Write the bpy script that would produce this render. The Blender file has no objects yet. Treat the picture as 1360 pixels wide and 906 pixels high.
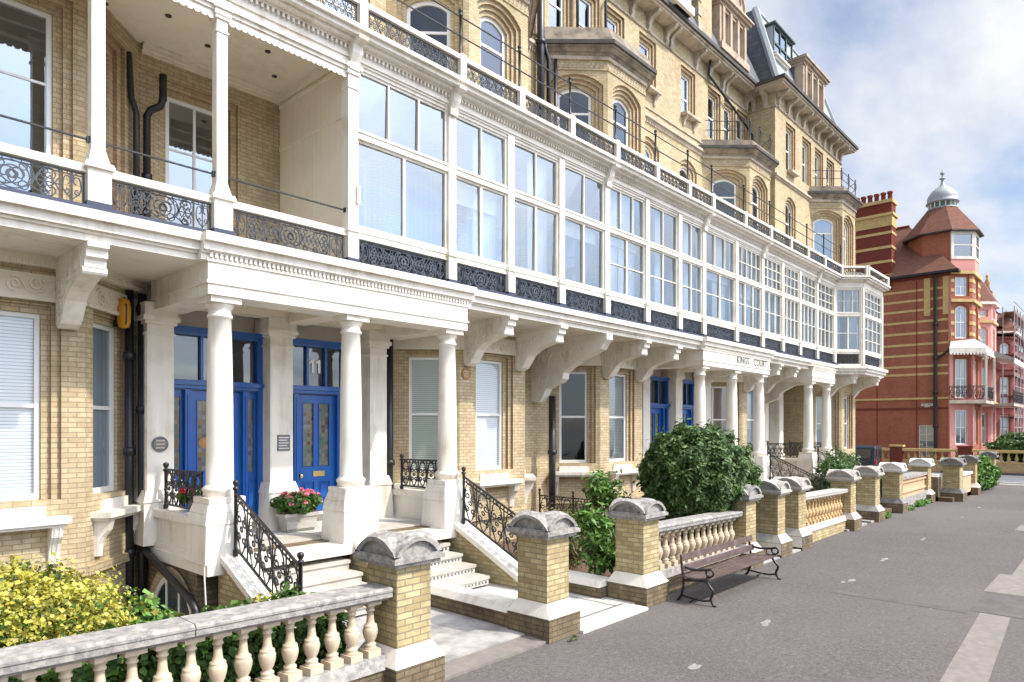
import bpy, math, random
from mathutils import Vector, Matrix
random.seed(7)
R = math.radians
S = bpy.context.scene
COL = S.collection
WL = {}

# ------------------------------------------------------------------ materials
def new_mat(name):
    m = bpy.data.materials.new(name); m.use_nodes = True
    nt = m.node_tree; nt.nodes.clear()
    out = nt.nodes.new('ShaderNodeOutputMaterial')
    return m, nt, out
def N(nt, t, **kw):
    n = nt.nodes.new(t)
    for k, v in kw.items(): setattr(n, k, v)
    return n
def rgb(c): return (c[0], c[1], c[2], 1)
def ramp(nt, src, stops):
    r = N(nt, 'ShaderNodeValToRGB')
    e = r.color_ramp.elements
    while len(e) > 1: e.remove(e[0])
    e[0].position = stops[0][0]; e[0].color = rgb(stops[0][1])
    for p, c in stops[1:]:
        x = e.new(p); x.color = rgb(c)
    nt.links.new(src, r.inputs[0]); return r.outputs[0]
def noise(nt, vec, scale, detail=4, rough=.55):
    n = N(nt, 'ShaderNodeTexNoise'); n.inputs['Scale'].default_value = scale
    n.inputs['Detail'].default_value = detail; n.inputs['Roughness'].default_value = rough
    nt.links.new(vec, n.inputs['Vector']); return n.outputs[0]
def mix(nt, fac, a, b, mode='MIX'):
    m = N(nt, 'ShaderNodeMix', data_type='RGBA', blend_type=mode)
    for s, v in ((m.inputs[0], fac), (m.inputs[6], a), (m.inputs[7], b)):
        if isinstance(v, (int, float)): s.default_value = v
        elif isinstance(v, tuple): s.default_value = rgb(v)
        else: nt.links.new(v, s)
    return m.outputs[2]
def principled(nt, out, col, rough=.6, metal=0, spec=.5, bump=None, bstr=.3, bdist=.01):
    p = N(nt, 'ShaderNodeBsdfPrincipled')
    if isinstance(col, tuple): p.inputs['Base Color'].default_value = rgb(col)
    else: nt.links.new(col, p.inputs['Base Color'])
    if isinstance(rough, (int, float)): p.inputs['Roughness'].default_value = rough
    else: nt.links.new(rough, p.inputs['Roughness'])
    p.inputs['Metallic'].default_value = metal
    p.inputs['Specular IOR Level'].default_value = spec
    if bump is not None:
        b = N(nt, 'ShaderNodeBump'); b.inputs['Strength'].default_value = bstr; b.inputs['Distance'].default_value = bdist
        nt.links.new(bump, b.inputs['Height']); nt.links.new(b.outputs[0], p.inputs['Normal'])
    nt.links.new(p.outputs[0], out.inputs[0]); return p
def geo_pos(nt): return N(nt, 'ShaderNodeNewGeometry').outputs['Position']
def simple(name, c, rough=.6, var=.12, scale=3, metal=0, spec=.5, bstr=.15, dirt=None, dscale=1.2, dlo=.5, dhi=.72, bdist=.005, fine=40, streak=None):
    """one paint / stone / metal: two-scale tonal drift, optional dirt colour in patches, fine bump"""
    m, nt, out = new_mat(name); P = geo_pos(nt)
    n1 = noise(nt, P, scale)
    a = tuple(max(0, x*(1-var)) for x in c); b = tuple(min(1, x*(1+var*.6)) for x in c)
    col = ramp(nt, n1, [(.3, a), (.7, b)])
    if dirt:
        n2 = noise(nt, P, dscale, 7, .65)
        f = ramp(nt, n2, [(dlo, (0, 0, 0)), (dhi, (1, 1, 1))])
        col = mix(nt, f, col, dirt)
    if streak:
        mp = N(nt, 'ShaderNodeMapping'); mp.inputs['Scale'].default_value = (7, 7, .55); nt.links.new(P, mp.inputs[0])
        n3 = noise(nt, mp.outputs[0], 1, 6, .6); n4 = noise(nt, P, .8, 3)
        ml = N(nt, 'ShaderNodeMath', operation='MULTIPLY'); nt.links.new(n3, ml.inputs[0]); nt.links.new(n4, ml.inputs[1])
        col = mix(nt, ramp(nt, ml.outputs[0], [(.25, (0, 0, 0)), (.43, (.75, .75, .75))]), col, streak)
    principled(nt, out, col, rough, metal, spec, noise(nt, P, fine, 3), bstr, bdist)
    return m
def brick(name, c1, c2, mortar, bw=.225, rh=.075, ms=.007, grime=None, glo=.5, ghi=.75, gscale=.6, rough=.85):
    m, nt, out = new_mat(name)
    uv = N(nt, 'ShaderNodeUVMap').outputs[0]; P = geo_pos(nt)
    t = N(nt, 'ShaderNodeTexBrick'); t.offset = .5
    t.inputs['Scale'].default_value = 1; t.inputs['Brick Width'].default_value = bw; t.inputs['Row Height'].default_value = rh
    t.inputs['Mortar Size'].default_value = ms; t.inputs['Mortar Smooth'].default_value = .2; t.inputs['Bias'].default_value = -.1
    t.inputs['Color1'].default_value = rgb(c1); t.inputs['Color2'].default_value = rgb(c2); t.inputs['Mortar'].default_value = rgb(mortar)
    nt.links.new(uv, t.inputs['Vector'])
    n1 = noise(nt, P, 7, 6, .7)
    col = mix(nt, ramp(nt, n1, [(.32, (0, 0, 0)), (.75, (.5, .5, .5))]), t.outputs[0], tuple(x*.45 for x in c2))
    if grime:
        mp = N(nt, 'ShaderNodeMapping'); mp.inputs['Scale'].default_value = (1.6, 1.6, .75); nt.links.new(P, mp.inputs[0])
        n2 = noise(nt, mp.outputs[0], gscale, 9, .7)
        col = mix(nt, ramp(nt, n2, [(glo, (0, 0, 0)), (ghi, (.8, .8, .8))]), col, grime)
    h = N(nt, 'ShaderNodeMath', operation='SUBTRACT'); h.inputs[0].default_value = 1
    nt.links.new(t.outputs['Fac'], h.inputs[1])
    hh = N(nt, 'ShaderNodeMath', operation='MULTIPLY_ADD'); nt.links.new(noise(nt, P, 60, 3), hh.inputs[0]); hh.inputs[1].default_value = .5
    nt.links.new(h.outputs[0], hh.inputs[2])
    principled(nt, out, col, rough, 0, .25, hh.outputs[0], .6, .008)
    return m
def leafmat(name, cols, rough=.45, trans=.25):
    m, nt, out = new_mat(name)
    g = N(nt, 'ShaderNodeNewGeometry')
    k = len(cols)-1
    col = ramp(nt, g.outputs['Random Per Island'], [(i/k, c) for i, c in enumerate(cols)])
    p = N(nt, 'ShaderNodeBsdfPrincipled'); nt.links.new(col, p.inputs['Base Color']); p.inputs['Roughness'].default_value = rough
    p.inputs['Specular IOR Level'].default_value = .4
    t = N(nt, 'ShaderNodeBsdfTranslucent'); nt.links.new(col, t.inputs[0])
    s = N(nt, 'ShaderNodeMixShader'); s.inputs[0].default_value = trans
    nt.links.new(p.outputs[0], s.inputs[1]); nt.links.new(t.outputs[0], s.inputs[2]); nt.links.new(s.outputs[0], out.inputs[0])
    return m
def glassmat(name, refl=.34, tint=(.86, .92, .95), wob=.02, fres=.7):
    m, nt, out = new_mat(name)
    gl = N(nt, 'ShaderNodeBsdfGlossy'); gl.inputs[0].default_value = (.78, .86, .95, 1); gl.inputs['Roughness'].default_value = .015
    b = N(nt, 'ShaderNodeBump'); b.inputs['Strength'].default_value = wob; b.inputs['Distance'].default_value = .05
    nt.links.new(noise(nt, geo_pos(nt), 1.3, 2), b.inputs['Height']); nt.links.new(b.outputs[0], gl.inputs['Normal'])
    tr = N(nt, 'ShaderNodeBsdfTransparent'); tr.inputs[0].default_value = rgb(tint)
    lw = N(nt, 'ShaderNodeLayerWeight'); lw.inputs[0].default_value = .35
    ma = N(nt, 'ShaderNodeMath', operation='MULTIPLY_ADD'); nt.links.new(lw.outputs['Fresnel'], ma.inputs[0]); ma.inputs[1].default_value = fres; ma.inputs[2].default_value = refl
    ma.use_clamp = True
    s = N(nt, 'ShaderNodeMixShader'); nt.links.new(ma.outputs[0], s.inputs[0]); nt.links.new(tr.outputs[0], s.inputs[1]); nt.links.new(gl.outputs[0], s.inputs[2])
    nt.links.new(s.outputs[0], out.inputs[0]); return m
def stripes(name, c1, c2, period, axis='Y', duty=.75, rough=.6, trans=0):
    """horizontal or vertical bands from UV (blind slats, curtain folds)"""
    m, nt, out = new_mat(name)
    sp = N(nt, 'ShaderNodeSeparateXYZ'); nt.links.new(N(nt, 'ShaderNodeUVMap').outputs[0], sp.inputs[0])
    a = N(nt, 'ShaderNodeMath', operation='DIVIDE'); nt.links.new(sp.outputs[axis], a.inputs[0]); a.inputs[1].default_value = period
    fr = N(nt, 'ShaderNodeMath', operation='FRACT'); nt.links.new(a.outputs[0], fr.inputs[0])
    col = ramp(nt, fr.outputs[0], [(0, c1), (duty*.9, c1), (duty, c2), (1, c2)] if axis == 'Y' else [(0, c1), (.35, c2), (.6, c1), (.8, c2), (1, c1)])
    principled(nt, out, col, rough, 0, .3)
    return m

WHITE = simple('white_paint', (.81, .765, .675), .45, .05, 1.5, dirt=(.60, .53, .42), dscale=1.6, dlo=.54, dhi=.84, streak=(.52, .45, .34))
CREAM = simple('cream_paint', (.82, .745, .61), .5, .05, 1.5, dirt=(.70, .62, .49), dscale=1.4, dlo=.58, dhi=.9, streak=(.70, .62, .49))
WOODW = simple('white_joinery', (.80, .79, .76), .35, .04, 2)
BRK = brick('gault_brick', (.63, .52, .335), (.51, .395, .235), (.34, .265, .17), grime=(.25, .185, .105), glo=.5, ghi=.82, gscale=.9)
BRKU = brick('gault_brick_upper', (.64, .54, .345), (.50, .40, .235), (.38, .30, .2), grime=(.28, .21, .125), glo=.47, ghi=.84, gscale=.9)
BRKP = brick('pier_brick', (.62, .515, .285), (.39, .295, .14), (.30, .25, .17), ms=.009, grime=(.22, .17, .09), glo=.46, ghi=.8, gscale=1.8)
BRKD = brick('grimy_brick', (.30, .225, .13), (.21, .15, .085), (.13, .105, .075), ms=.009, grime=(.055, .05, .04), glo=.4, ghi=.7, gscale=2)
BRKR = brick('red_brick', (.48, .165, .09), (.40, .12, .065), (.38, .2, .13), grime=(.20, .07, .045), glo=.44, ghi=.84, gscale=.35)
BRKDR = brick('dark_red_brick', (.24, .05, .03), (.19, .04, .025), (.17, .07, .05))
YBAND = simple('yellow_brick_band', (.60, .42, .17), .8, .15, 4)
TERRA = simple('buff_terracotta', (.60, .49, .35), .7, .14, 3, dirt=(.36, .29, .21), dscale=6, dlo=.48, dhi=.78, bstr=.3)
TERRO = simple('ochre_terracotta', (.56, .38, .19), .75, .15, 4)
STONE = simple('weathered_stone', (.36, .335, .305), .88, .3, 9, dirt=(.165, .16, .158), dscale=11, dlo=.44, dhi=.68, bstr=.6, bdist=.01, fine=45)
LSTONE = simple('pale_weathered_stone', (.46, .43, .38), .85, .16, 5, dirt=(.24, .22, .2), dscale=5, dlo=.5, dhi=.76, bstr=.4)
STEPM = simple('worn_step_stone', (.50, .46, .40), .75, .14, 4, dirt=(.36, .33, .28), dscale=3, dlo=.45, dhi=.75, bstr=.3)
STONEW = simple('painted_stone', (.74, .71, .66), .6, .07, 3, dirt=(.45, .41, .34), dscale=2.5, dlo=.55, dhi=.8, bstr=.25)
STONEC = simple('carved_bath_stone', (.50, .43, .34), .85, .16, 3, dirt=(.2, .165, .13), dscale=2, dlo=.48, dhi=.75, bstr=.4)
GUT = simple('dark_weathered_gutter', (.055, .047, .04), .7, .3, 3, dirt=(.10, .09, .07), dscale=2)
DORM = simple('red_terracotta_stone', (.48, .375, .28), .85, .2, 3, dirt=(.24, .16, .12), dscale=2, dlo=.5, dhi=.8, bstr=.4)
COPPER = simple('grey_green_frame', (.085, .125, .115), .6, .2, 3)
IRON = simple('black_iron', (.016, .017, .02), .38, .3, 8, bstr=.2)
IRONB = simple('blue_grey_iron', (.058, .068, .088), .4, .3, 8, bstr=.2)
IRONG = simple('grey_green_iron', (.042, .048, .056), .4, .3, 8, bstr=.2)
NAVY = simple('navy_lead', (.03, .04, .075), .5, .25, 3)
BLUE = simple('royal_blue_gloss', (.012, .095, .36), .22, .12, 3, bstr=.05)
BLUEP = simple('royal_blue_panel', (.010, .078, .31), .22, .12, 3, bstr=.05)
BRASS = simple('brass', (.75, .58, .25), .25, .1, 5, metal=1)
DARK = simple('dark_interior', (.05, .045, .04), .9, .2, 2)
ROOM = simple('room_wall', (.3, .27, .23), .9, .1, 1)
SLATE = brick('roof_slate', (.17, .18, .195), (.125, .135, .15), (.06, .065, .075), .3, .2, .008, rough=.6)
LEAD = simple('lead_sheet', (.34, .37, .38), .5, .12, 2, dirt=(.24, .26, .28), dscale=2)
TILE = brick('red_roof_tile', (.27, .115, .075), (.19, .08, .055), (.09, .045, .033), .2, .16, .012, grime=(.14, .08, .06), glo=.45, ghi=.8)
PINK = simple('pink_render', (.70, .31, .27), .8, .06, 2, dirt=(.55, .25, .2), dscale=.6)
GLASS = glassmat('window_glass', .27)
GLASSV = glassmat('veranda_glass', .27, (.84, .90, .94), .03, .6)
GLASSD = glassmat('old_dark_glass', .12, (.7, .75, .78), .03, .42)
GLASSC = glassmat('clear_window_glass', .06, (.95, .97, .97), .02, .35)
BLIND = stripes('venetian_blind', (.56, .60, .53), (.26, .28, .24), .048)
BLINDB = stripes('bright_venetian_blind', (.85, .86, .88), (.5, .52, .55), .05)
CURT = stripes('net_curtain', (.76, .77, .77), (.66, .68, .70), .23, 'X')
ROSE = stripes('rose_blind', (.50, .30, .24), (.46, .27, .21), .3, 'X')
def asphalt():
    m, nt, out = new_mat('asphalt'); P = geo_pos(nt)
    base = ramp(nt, noise(nt, P, .35, 5, .6), [(.25, (.104, .093, .087)), (.75, (.142, .127, .119))])
    v = N(nt, 'ShaderNodeTexVoronoi'); v.inputs['Scale'].default_value = 55; nt.links.new(P, v.inputs['Vector'])
    st = ramp(nt, v.outputs['Color'], [(0, (.45, .45, .45)), (.5, (1, 1, 1)), (.88, (1.05, 1.05, 1.05)), (1, (2.4, 2.3, 2.25))])
    col = mix(nt, 1, base, st, 'MULTIPLY')
    col = mix(nt, ramp(nt, noise(nt, P, 1.7, 7, .7), [(.5, (0, 0, 0)), (.74, (.6, .6, .6))]), col, (.085, .076, .074))
    col = mix(nt, 1, col, ramp(nt, noise(nt, P, 14, 4, .7), [(.3, (.72, .72, .72)), (.7, (1.22, 1.22, 1.22))]), 'MULTIPLY')
    col = mix(nt, ramp(nt, noise(nt, P, .12, 3), [(.42, (0, 0, 0)), (.6, (.35, .35, .35))]), col, (.155, .14, .131))
    dp = N(nt, 'ShaderNodeVectorMath', operation='ADD'); nt.links.new(P, dp.inputs[0]); nz = N(nt, 'ShaderNodeTexNoise'); nz.inputs['Scale'].default_value = 1.4; nz.inputs['Detail'].default_value = 5
    nt.links.new(P, nz.inputs['Vector']); nt.links.new(nz.outputs['Color'], dp.inputs[1])
    vc = N(nt, 'ShaderNodeTexVoronoi', feature='DISTANCE_TO_EDGE'); vc.inputs['Scale'].default_value = .13; nt.links.new(dp.outputs[0], vc.inputs['Vector'])
    col = mix(nt, ramp(nt, vc.outputs['Distance'], [(0, (.4, .4, .4)), (.0018, (.3, .3, .3)), (.0035, (0, 0, 0))]), col, (.085, .075, .07))
    spots = N(nt, 'ShaderNodeTexVoronoi'); spots.inputs['Scale'].default_value = 1.1; nt.links.new(P, spots.inputs['Vector'])
    col = mix(nt, ramp(nt, spots.outputs['Distance'], [(0, (.7, .7, .7)), (.022, (.6, .6, .6)), (.03, (0, 0, 0))]), col, (.3, .29, .27))
    principled(nt, out, col, .9, 0, .3, noise(nt, P, 90, 3), .5, .006)
    return m
ASPH = asphalt()
STRIP = simple('tan_paving', (.225, .195, .172), .9, .2, 7, dirt=(.17, .15, .14), dscale=2.5, dlo=.45, dhi=.8, bstr=.5)
CONC = simple('stained_concrete', (.42, .40, .38), .9, .15, 4, dirt=(.20, .19, .18), dscale=2.2, dlo=.42, dhi=.68, bstr=.3)
ROADM = simple('road_asphalt', (.13, .135, .145), .9, .1, 2)
GROUNDM = simple('rough_ground', (.16, .15, .13), .95, .2, .2)
SOIL = simple('bark_soil', (.20, .12, .075), .95, .35, 14, dirt=(.07, .045, .03), dscale=18, dlo=.45, dhi=.6, bstr=.9, bdist=.03)
BENCHW = simple('brown_bench_slat', (.095, .06, .05), .5, .25, 5, dirt=(.16, .12, .115), dscale=6, dlo=.5, dhi=.75, bstr=.25)
def tilemat():
    m, nt, out = new_mat('path_tile'); P = geo_pos(nt)
    t = N(nt, 'ShaderNodeTexBrick'); t.offset = 0
    for k, v in (('Scale', 1), ('Brick Width', .12), ('Row Height', .12), ('Mortar Size', .009), ('Mortar Smooth', .1)): t.inputs[k].default_value = v
    t.inputs['Color1'].default_value = (.70, .69, .64, 1); t.inputs['Color2'].default_value = (.62, .62, .57, 1); t.inputs['Mortar'].default_value = (.33, .33, .29, 1)
    nt.links.new(N(nt, 'ShaderNodeUVMap').outputs[0], t.inputs['Vector'])
    col = mix(nt, ramp(nt, noise(nt, P, 3, 6), [(.5, (0, 0, 0)), (.8, (.5, .5, .5))]), t.outputs[0], (.42, .40, .35))
    principled(nt, out, col, .5, 0, .4); return m
TILEP = tilemat()
DTILE = simple('dark_tile_dot', (.13, .13, .11), .5)
def stained():
    m, nt, out = new_mat('stained_glass')
    uv = N(nt, 'ShaderNodeUVMap').outputs[0]
    t = N(nt, 'ShaderNodeTexBrick'); t.offset = 0
    for k, v in (('Scale', 1), ('Brick Width', .085), ('Row Height', .085), ('Mortar Size', .006)): t.inputs[k].default_value = v
    t.inputs['Color1'].default_value = (0, 0, 0, 1); t.inputs['Color2'].default_value = (1, 1, 1, 1); t.inputs['Mortar'].default_value = (.5, .5, .5, 1)
    nt.links.new(uv, t.inputs['Vector'])
    c = ramp(nt, t.outputs[0], [(0, (.17, .2, .2)), (.2, (.17, .17, .11)), (.36, (.05, .15, .08)), (.48, (.2, .12, .04)), (.6, (.13, .17, .18)), (.75, (.11, .05, .03)), (.9, (.07, .13, .17)), (1, (.2, .18, .11))])
    col = mix(nt, t.outputs['Fac'], c, (.13, .13, .14))
    principled(nt, out, col, .12, 0, .6); return m
STAIN = stained()
FLWR = leafmat('pink_petals', [(.75, .08, .14), (.8, .16, .24), (.82, .3, .38), (.78, .55, .6)], .6, .3)
FLWRR = leafmat('red_petals', [(.6, .01, .015), (.7, .03, .03)], .6, .2)
LGOLD = leafmat('golden_leaves', [(.42, .36, .035), (.50, .45, .07), (.56, .52, .12), (.33, .35, .04)])
LOLIVE = leafmat('olive_leaves', [(.16, .16, .02), (.26, .23, .03), (.09, .12, .02), (.34, .29, .06)])
LGREEN = leafmat('green_leaves', [(.03, .075, .012), (.055, .12, .02), (.09, .17, .03), (.04, .09, .015)])
LBRIGHT = leafmat('bright_leaves', [(.10, .22, .035), (.15, .31, .055), (.22, .38, .09), (.07, .16, .03)])
LDARK = leafmat('dark_leaves', [(.036, .08, .02), (.06, .125, .032), (.10, .18, .05), (.15, .23, .075), (.045, .095, .024)], .48, .25)
LDRY = leafmat('dry_leaves', [(.15, .13, .05), (.09, .11, .035), (.2, .16, .07), (.06, .09, .03)])
BARK = simple('bark', (.09, .065, .045), .9, .3, 8)
VANM = simple('dark_blue_car_paint', (.02, .028, .042), .25, .1, 2)
RUBBER = simple('rubber', (.02, .02, .02), .8)
LETTER = simple('black_letter', (.03, .03, .035), .5)
WLETTER = simple('white_letter', (.85, .85, .85), .5)
AMBER = simple('amber_glass', (.62, .28, .01), .25, .1, 5)
PLAQ = simple('grey_plaque', (.16, .16, .165), .5, .2, 8)
PLAQT = simple('terracotta_plaque', (.42, .2, .07), .6, .2, 8)
GREYST = simple('dark_stone_cap', (.24, .225, .21), .9, .25, 5, dirt=(.1, .095, .09), dscale=6, bstr=.5, bdist=.012)
RUSTW = simple('awning_metal', (.36, .37, .36), .5, .1, 3)
SCAF = simple('galvanised_tube', (.34, .31, .31), .5, .15, 4)
BOARD = simple('scaffold_board', (.26, .14, .11), .8, .2, 3)
MAROON = brick('maroon_brick', (.36, .12, .10), (.29, .09, .08), (.22, .10, .09))

CORN = simple('weathered_cornice_stone', (.30, .25, .19), .9, .2, 3, dirt=(.10, .085, .07), dscale=2.5, dlo=.44, dhi=.68, bstr=.4)
TRIM = brick('rubbed_red_brick_trim', (.47, .31, .19), (.40, .25, .15), (.3, .2, .13))
# ------------------------------------------------------------------ mesh helper
class MB:
    def __init__(s): s.v = []; s.f = []; s.m = []; s.mats = []; s.M = None; s.sm = []
    def mi(s, mat):
        if mat not in s.mats: s.mats.append(mat)
        return s.mats.index(mat)
    def V(s, p):
        s.v.append(tuple(p)); return len(s.v)-1
    def face(s, pts, mat, sm=False):
        s.f.append([s.V(p) for p in pts]); s.m.append(s.mi(mat)); s.sm.append(sm)
    def idx(s, ids, mat, sm=False):
        s.f.append(list(ids)); s.m.append(s.mi(mat)); s.sm.append(sm)
    def hexa(s, P, mat):   # P: 8 points, bottom 0-3 ccw from above, top 4-7
        i = [s.V(p) for p in P]
        for q in ((3, 2, 1, 0), (4, 5, 6, 7), (0, 1, 5, 4), (1, 2, 6, 5), (2, 3, 7, 6), (3, 0, 4, 7)): s.idx([i[k] for k in q], mat)
    def box(s, x0, x1, y0, y1, z0, z1, mat):
        s.hexa([(x0, y0, z0), (x1, y0, z0), (x1, y1, z0), (x0, y1, z0), (x0, y0, z1), (x1, y0, z1), (x1, y1, z1), (x0, y1, z1)], mat)
    def taper(s, cx, cy, z0, z1, a0, b0, a1, b1, mat):
        s.hexa([(cx-a0, cy-b0, z0), (cx+a0, cy-b0, z0), (cx+a0, cy+b0, z0), (cx-a0, cy+b0, z0), (cx-a1, cy-b1, z1), (cx+a1, cy-b1, z1), (cx+a1, cy+b1, z1), (cx-a1, cy+b1, z1)], mat)
    def fbox(s, fr, u0, u1, w0, w1, z0, z1, mat):
        p = fr.p
        s.hexa([p(u0, w1, z0), p(u1, w1, z0), p(u1, w0, z0), p(u0, w0, z0), p(u0, w1, z1), p(u1, w1, z1), p(u1, w0, z1), p(u0, w0, z1)], mat)
    def prism(s, A, B, mat):   # two matching outlines
        n = len(A); a = [s.V(p) for p in A]; b = [s.V(p) for p in B]
        s.idx(a[::-1], mat); s.idx(b, mat)
        for i in range(n):
            j = (i+1) % n; s.idx([a[i], a[j], b[j], b[i]], mat)
    def lathe(s, prof, cx, cy, seg, mat, flute=None, smooth=True, cap=True):
        rings = []
        for r, z in prof:
            ring = []
            for k in range(seg):
                t = 2*math.pi*k/seg; rr = r
                if flute and flute[0] <= z <= flute[1]: rr = r*(1+(.07 if k % 2 else -.04))
                ring.append(s.V((cx+rr*math.cos(t), cy+rr*math.sin(t), z)))
            rings.append(ring)
        for a, b in zip(rings, rings[1:]):
            for k in range(seg):
                j = (k+1) % seg; s.idx([a[k], a[j], b[j], b[k]], mat, smooth)
        if cap: s.idx(rings[0][::-1], mat); s.idx(rings[-1], mat)
    def tube(s, pts, r, mat, seg=4, smooth=False, closed=False, r2=None):
        pts = [Vector(p) for p in pts]; n = len(pts); rings = []
        up0 = None
        for i in range(n):
            d = (pts[min(i+1, n-1)]-pts[max(i-1, 0)])
            if closed: d = pts[(i+1) % n]-pts[i-1]
            if d.length < 1e-9: d = Vector((0, 0, 1))
            d.normalize()
            if up0 is None: up0 = Vector((0, 0, 1)) if abs(d.z) < .9 else Vector((1, 0, 0))
            a = d.cross(up0)
            if a.length < 1e-3: a = d.cross(Vector((.3, 1, .2)))
            a.normalize(); b = a.cross(d).normalized(); up0 = b
            rr = r if r2 is None else r+(r2-r)*i/max(1, n-1)
            rings.append([s.V(pts[i]+(a*math.cos(2*math.pi*(k+.5)/seg)+b*math.sin(2*math.pi*(k+.5)/seg))*rr) for k in range(seg)])
        rg = list(zip(rings, rings[1:]))
        if closed: rg.append((rings[-1], rings[0]))
        for a, b in rg:
            for k in range(seg):
                j = (k+1) % seg; s.idx([a[k], a[j], b[j], b[k]], mat, smooth)
        if not closed: s.idx(rings[0][::-1], mat); s.idx(rings[-1], mat)
    def build(s, name, parent=None, origin=None, label=None, bevel=0, rot=None):
        if not s.v: s.face([(0, 0, 0), (.001, 0, 0), (0, .001, 0)], DARK)
        if origin is None:
            xs = [p[0] for p in s.v]; ys = [p[1] for p in s.v]; zs = [p[2] for p in s.v]
            origin = ((min(xs)+max(xs))/2, (min(ys)+max(ys))/2, min(zs))
        o = Vector(origin)
        me = bpy.data.meshes.new(name)
        me.from_pydata([(x-o.x, y-o.y, z-o.z) for x, y, z in s.v], [], s.f)
        for m in s.mats: me.materials.append(m)
        me.polygons.foreach_set('material_index', s.m)
        me.polygons.foreach_set('use_smooth', s.sm)
        uvl = me.uv_layers.new(name='UVMap')
        for poly in me.polygons:
            n = poly.normal
            if abs(n.z) > .75:
                for li in poly.loop_indices:
                    c = s.v[me.loops[li].vertex_index]; uvl.data[li].uv = (c[0], c[1])
            else:
                l = math.hypot(n.x, n.y); tx, ty = -n.y/l, n.x/l
                k = 1/max(.3, l)
                for li in poly.loop_indices:
                    c = s.v[me.loops[li].vertex_index]; uvl.data[li].uv = (c[0]*tx+c[1]*ty, c[2]*k)
        me.update()
        ob = bpy.data.objects.new(name, me); COL.objects.link(ob)
        WL[ob] = o
        if parent is not None: ob.parent = parent; ob.location = o-WL[parent]
        else: ob.location = o
        if label: ob['label'] = label
        if bevel:
            b = ob.modifiers.new('bevel', 'BEVEL'); b.width = bevel; b.segments = 2; b.limit_method = 'ANGLE'; b.angle_limit = R(40)
        return ob
class Fr:
    """wall frame: u along the wall, w outwards, z up"""
    def __init__(s, a, b):
        s.o = a; dx, dy = b[0]-a[0], b[1]-a[1]; s.L = math.hypot(dx, dy); s.d = (dx/s.L, dy/s.L); s.n = (s.d[1], -s.d[0])
    def p(s, u, w, z): return (s.o[0]+s.d[0]*u+s.n[0]*w, s.o[1]+s.d[1]*u+s.n[1]*w, z)

def thing(name, loc, label, cat, group=None):
    o = bpy.data.objects.new(name, None); COL.objects.link(o); o.location = loc; WL[o] = Vector(loc)
    o.empty_display_size = .3
    return tag(o, label, cat, group)
def tag(o, label, cat, group=None, kind=None):
    if label: o['label'] = label
    if cat: o['category'] = cat
    if group: o['group'] = group
    if kind: o['kind'] = kind
    return o
def struct(o): o['kind'] = 'structure'; return o
def dup(o, loc, parent=None, scale=None, rz=None):
    c = o.copy(); COL.objects.link(c); c.parent = parent
    WL[c] = Vector(loc)
    c.location = Vector(loc)-(WL[parent] if parent else Vector((0, 0, 0)))
    if scale: c.scale = scale
    if rz is not None: c.rotation_euler = (0, 0, rz)
    return c

# ------------------------------------------------------------------ wall with openings
def outline(o, e):
    """opening outline at enlargement e: list of (u, z) from bottom left over the head to bottom right"""
    a, b, zb, zt = o['a']-e, o['b']+e, o['zb'], o['zt']+e
    rise = o.get('rise', 0)
    if not rise: return [(a, zb), (a, zt), (b, zt), (b, zb)]
    rise = rise*(b-a)/(o['b']-o['a'])
    h = (b-a)/2; rad = (h*h+rise*rise)/(2*rise); cz = zt-rad; cu = (a+b)/2
    t0 = math.asin(h/rad); n = 10
    return [(a, zb)]+[(cu+rad*math.sin(-t0+2*t0*k/n), cz+rad*math.cos(-t0+2*t0*k/n)) for k in range(n+1)]+[(b, zb)]
def wall(mb, fr, z0, z1, ops, mat, steps=((.22, 0), (.11, -.07), (0, -.14)), reveal=-.26, u0=0, u1=None):
    rmat = TRIM if mat in (BRK, BRKU) else mat
    u1 = fr.L if u1 is None else u1
    p = fr.p; cur = u0
    for o in sorted(ops, key=lambda q: q['a']):
        st = o.get('steps', steps); e0 = st[0][0]
        ol = outline(o, e0); a, b = ol[0][0], ol[-1][0]
        if a > cur: mb.face([p(cur, 0, z0), p(a, 0, z0), p(a, 0, z1), p(cur, 0, z1)], mat)
        if o['zb'] > z0: mb.face([p(a, 0, z0), p(b, 0, z0), p(b, 0, o['zb']), p(a, 0, o['zb'])], mat)
        top = ol[1:-1]
        for q, r in zip(top, top[1:]):
            if r[0]-q[0] > 1e-5: mb.face([p(q[0], 0, q[1]), p(r[0], 0, r[1]), p(r[0], 0, z1), p(q[0], 0, z1)], mat)
        prev = ol; pw = 0
        for i, (e, w) in enumerate(st):
            cl = outline(o, e)
            if i:
                for k in range(len(cl)-1):     # reveal then ring
                    A, B = prev[k], prev[k+1]
                    mb.face([p(A[0], pw, A[1]), p(A[0], w, A[1]), p(B[0], w, B[1]), p(B[0], pw, B[1])], rmat)
                    C, D = cl[k], cl[k+1]
                    mb.face([p(A[0], w, A[1]), p(C[0], w, C[1]), p(D[0], w, D[1]), p(B[0], w, B[1])], mat)
                mb.face([p(prev[0][0], pw, o['zb']), p(prev[-1][0], pw, o['zb']), p(prev[-1][0], w, o['zb']), p(prev[0][0], w, o['zb'])], mat)
            prev = cl; pw = w
        for k in range(len(prev)-1):
            A, B = prev[k], prev[k+1]
            mb.face([p(A[0], pw, A[1]), p(A[0], reveal, A[1]), p(B[0], reveal, B[1]), p(B[0], pw, B[1])], mat)
        mb.face([p(prev[0][0], pw, o['zb']), p(prev[-1][0], pw, o['zb']), p(prev[-1][0], reveal, o['zb']), p(prev[0][0], reveal, o['zb'])], mat)
        cur = b
    if cur < u1: mb.face([p(cur, 0, z0), p(u1, 0, z0), p(u1, 0, z1), p(cur, 0, z1)], mat)
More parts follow.
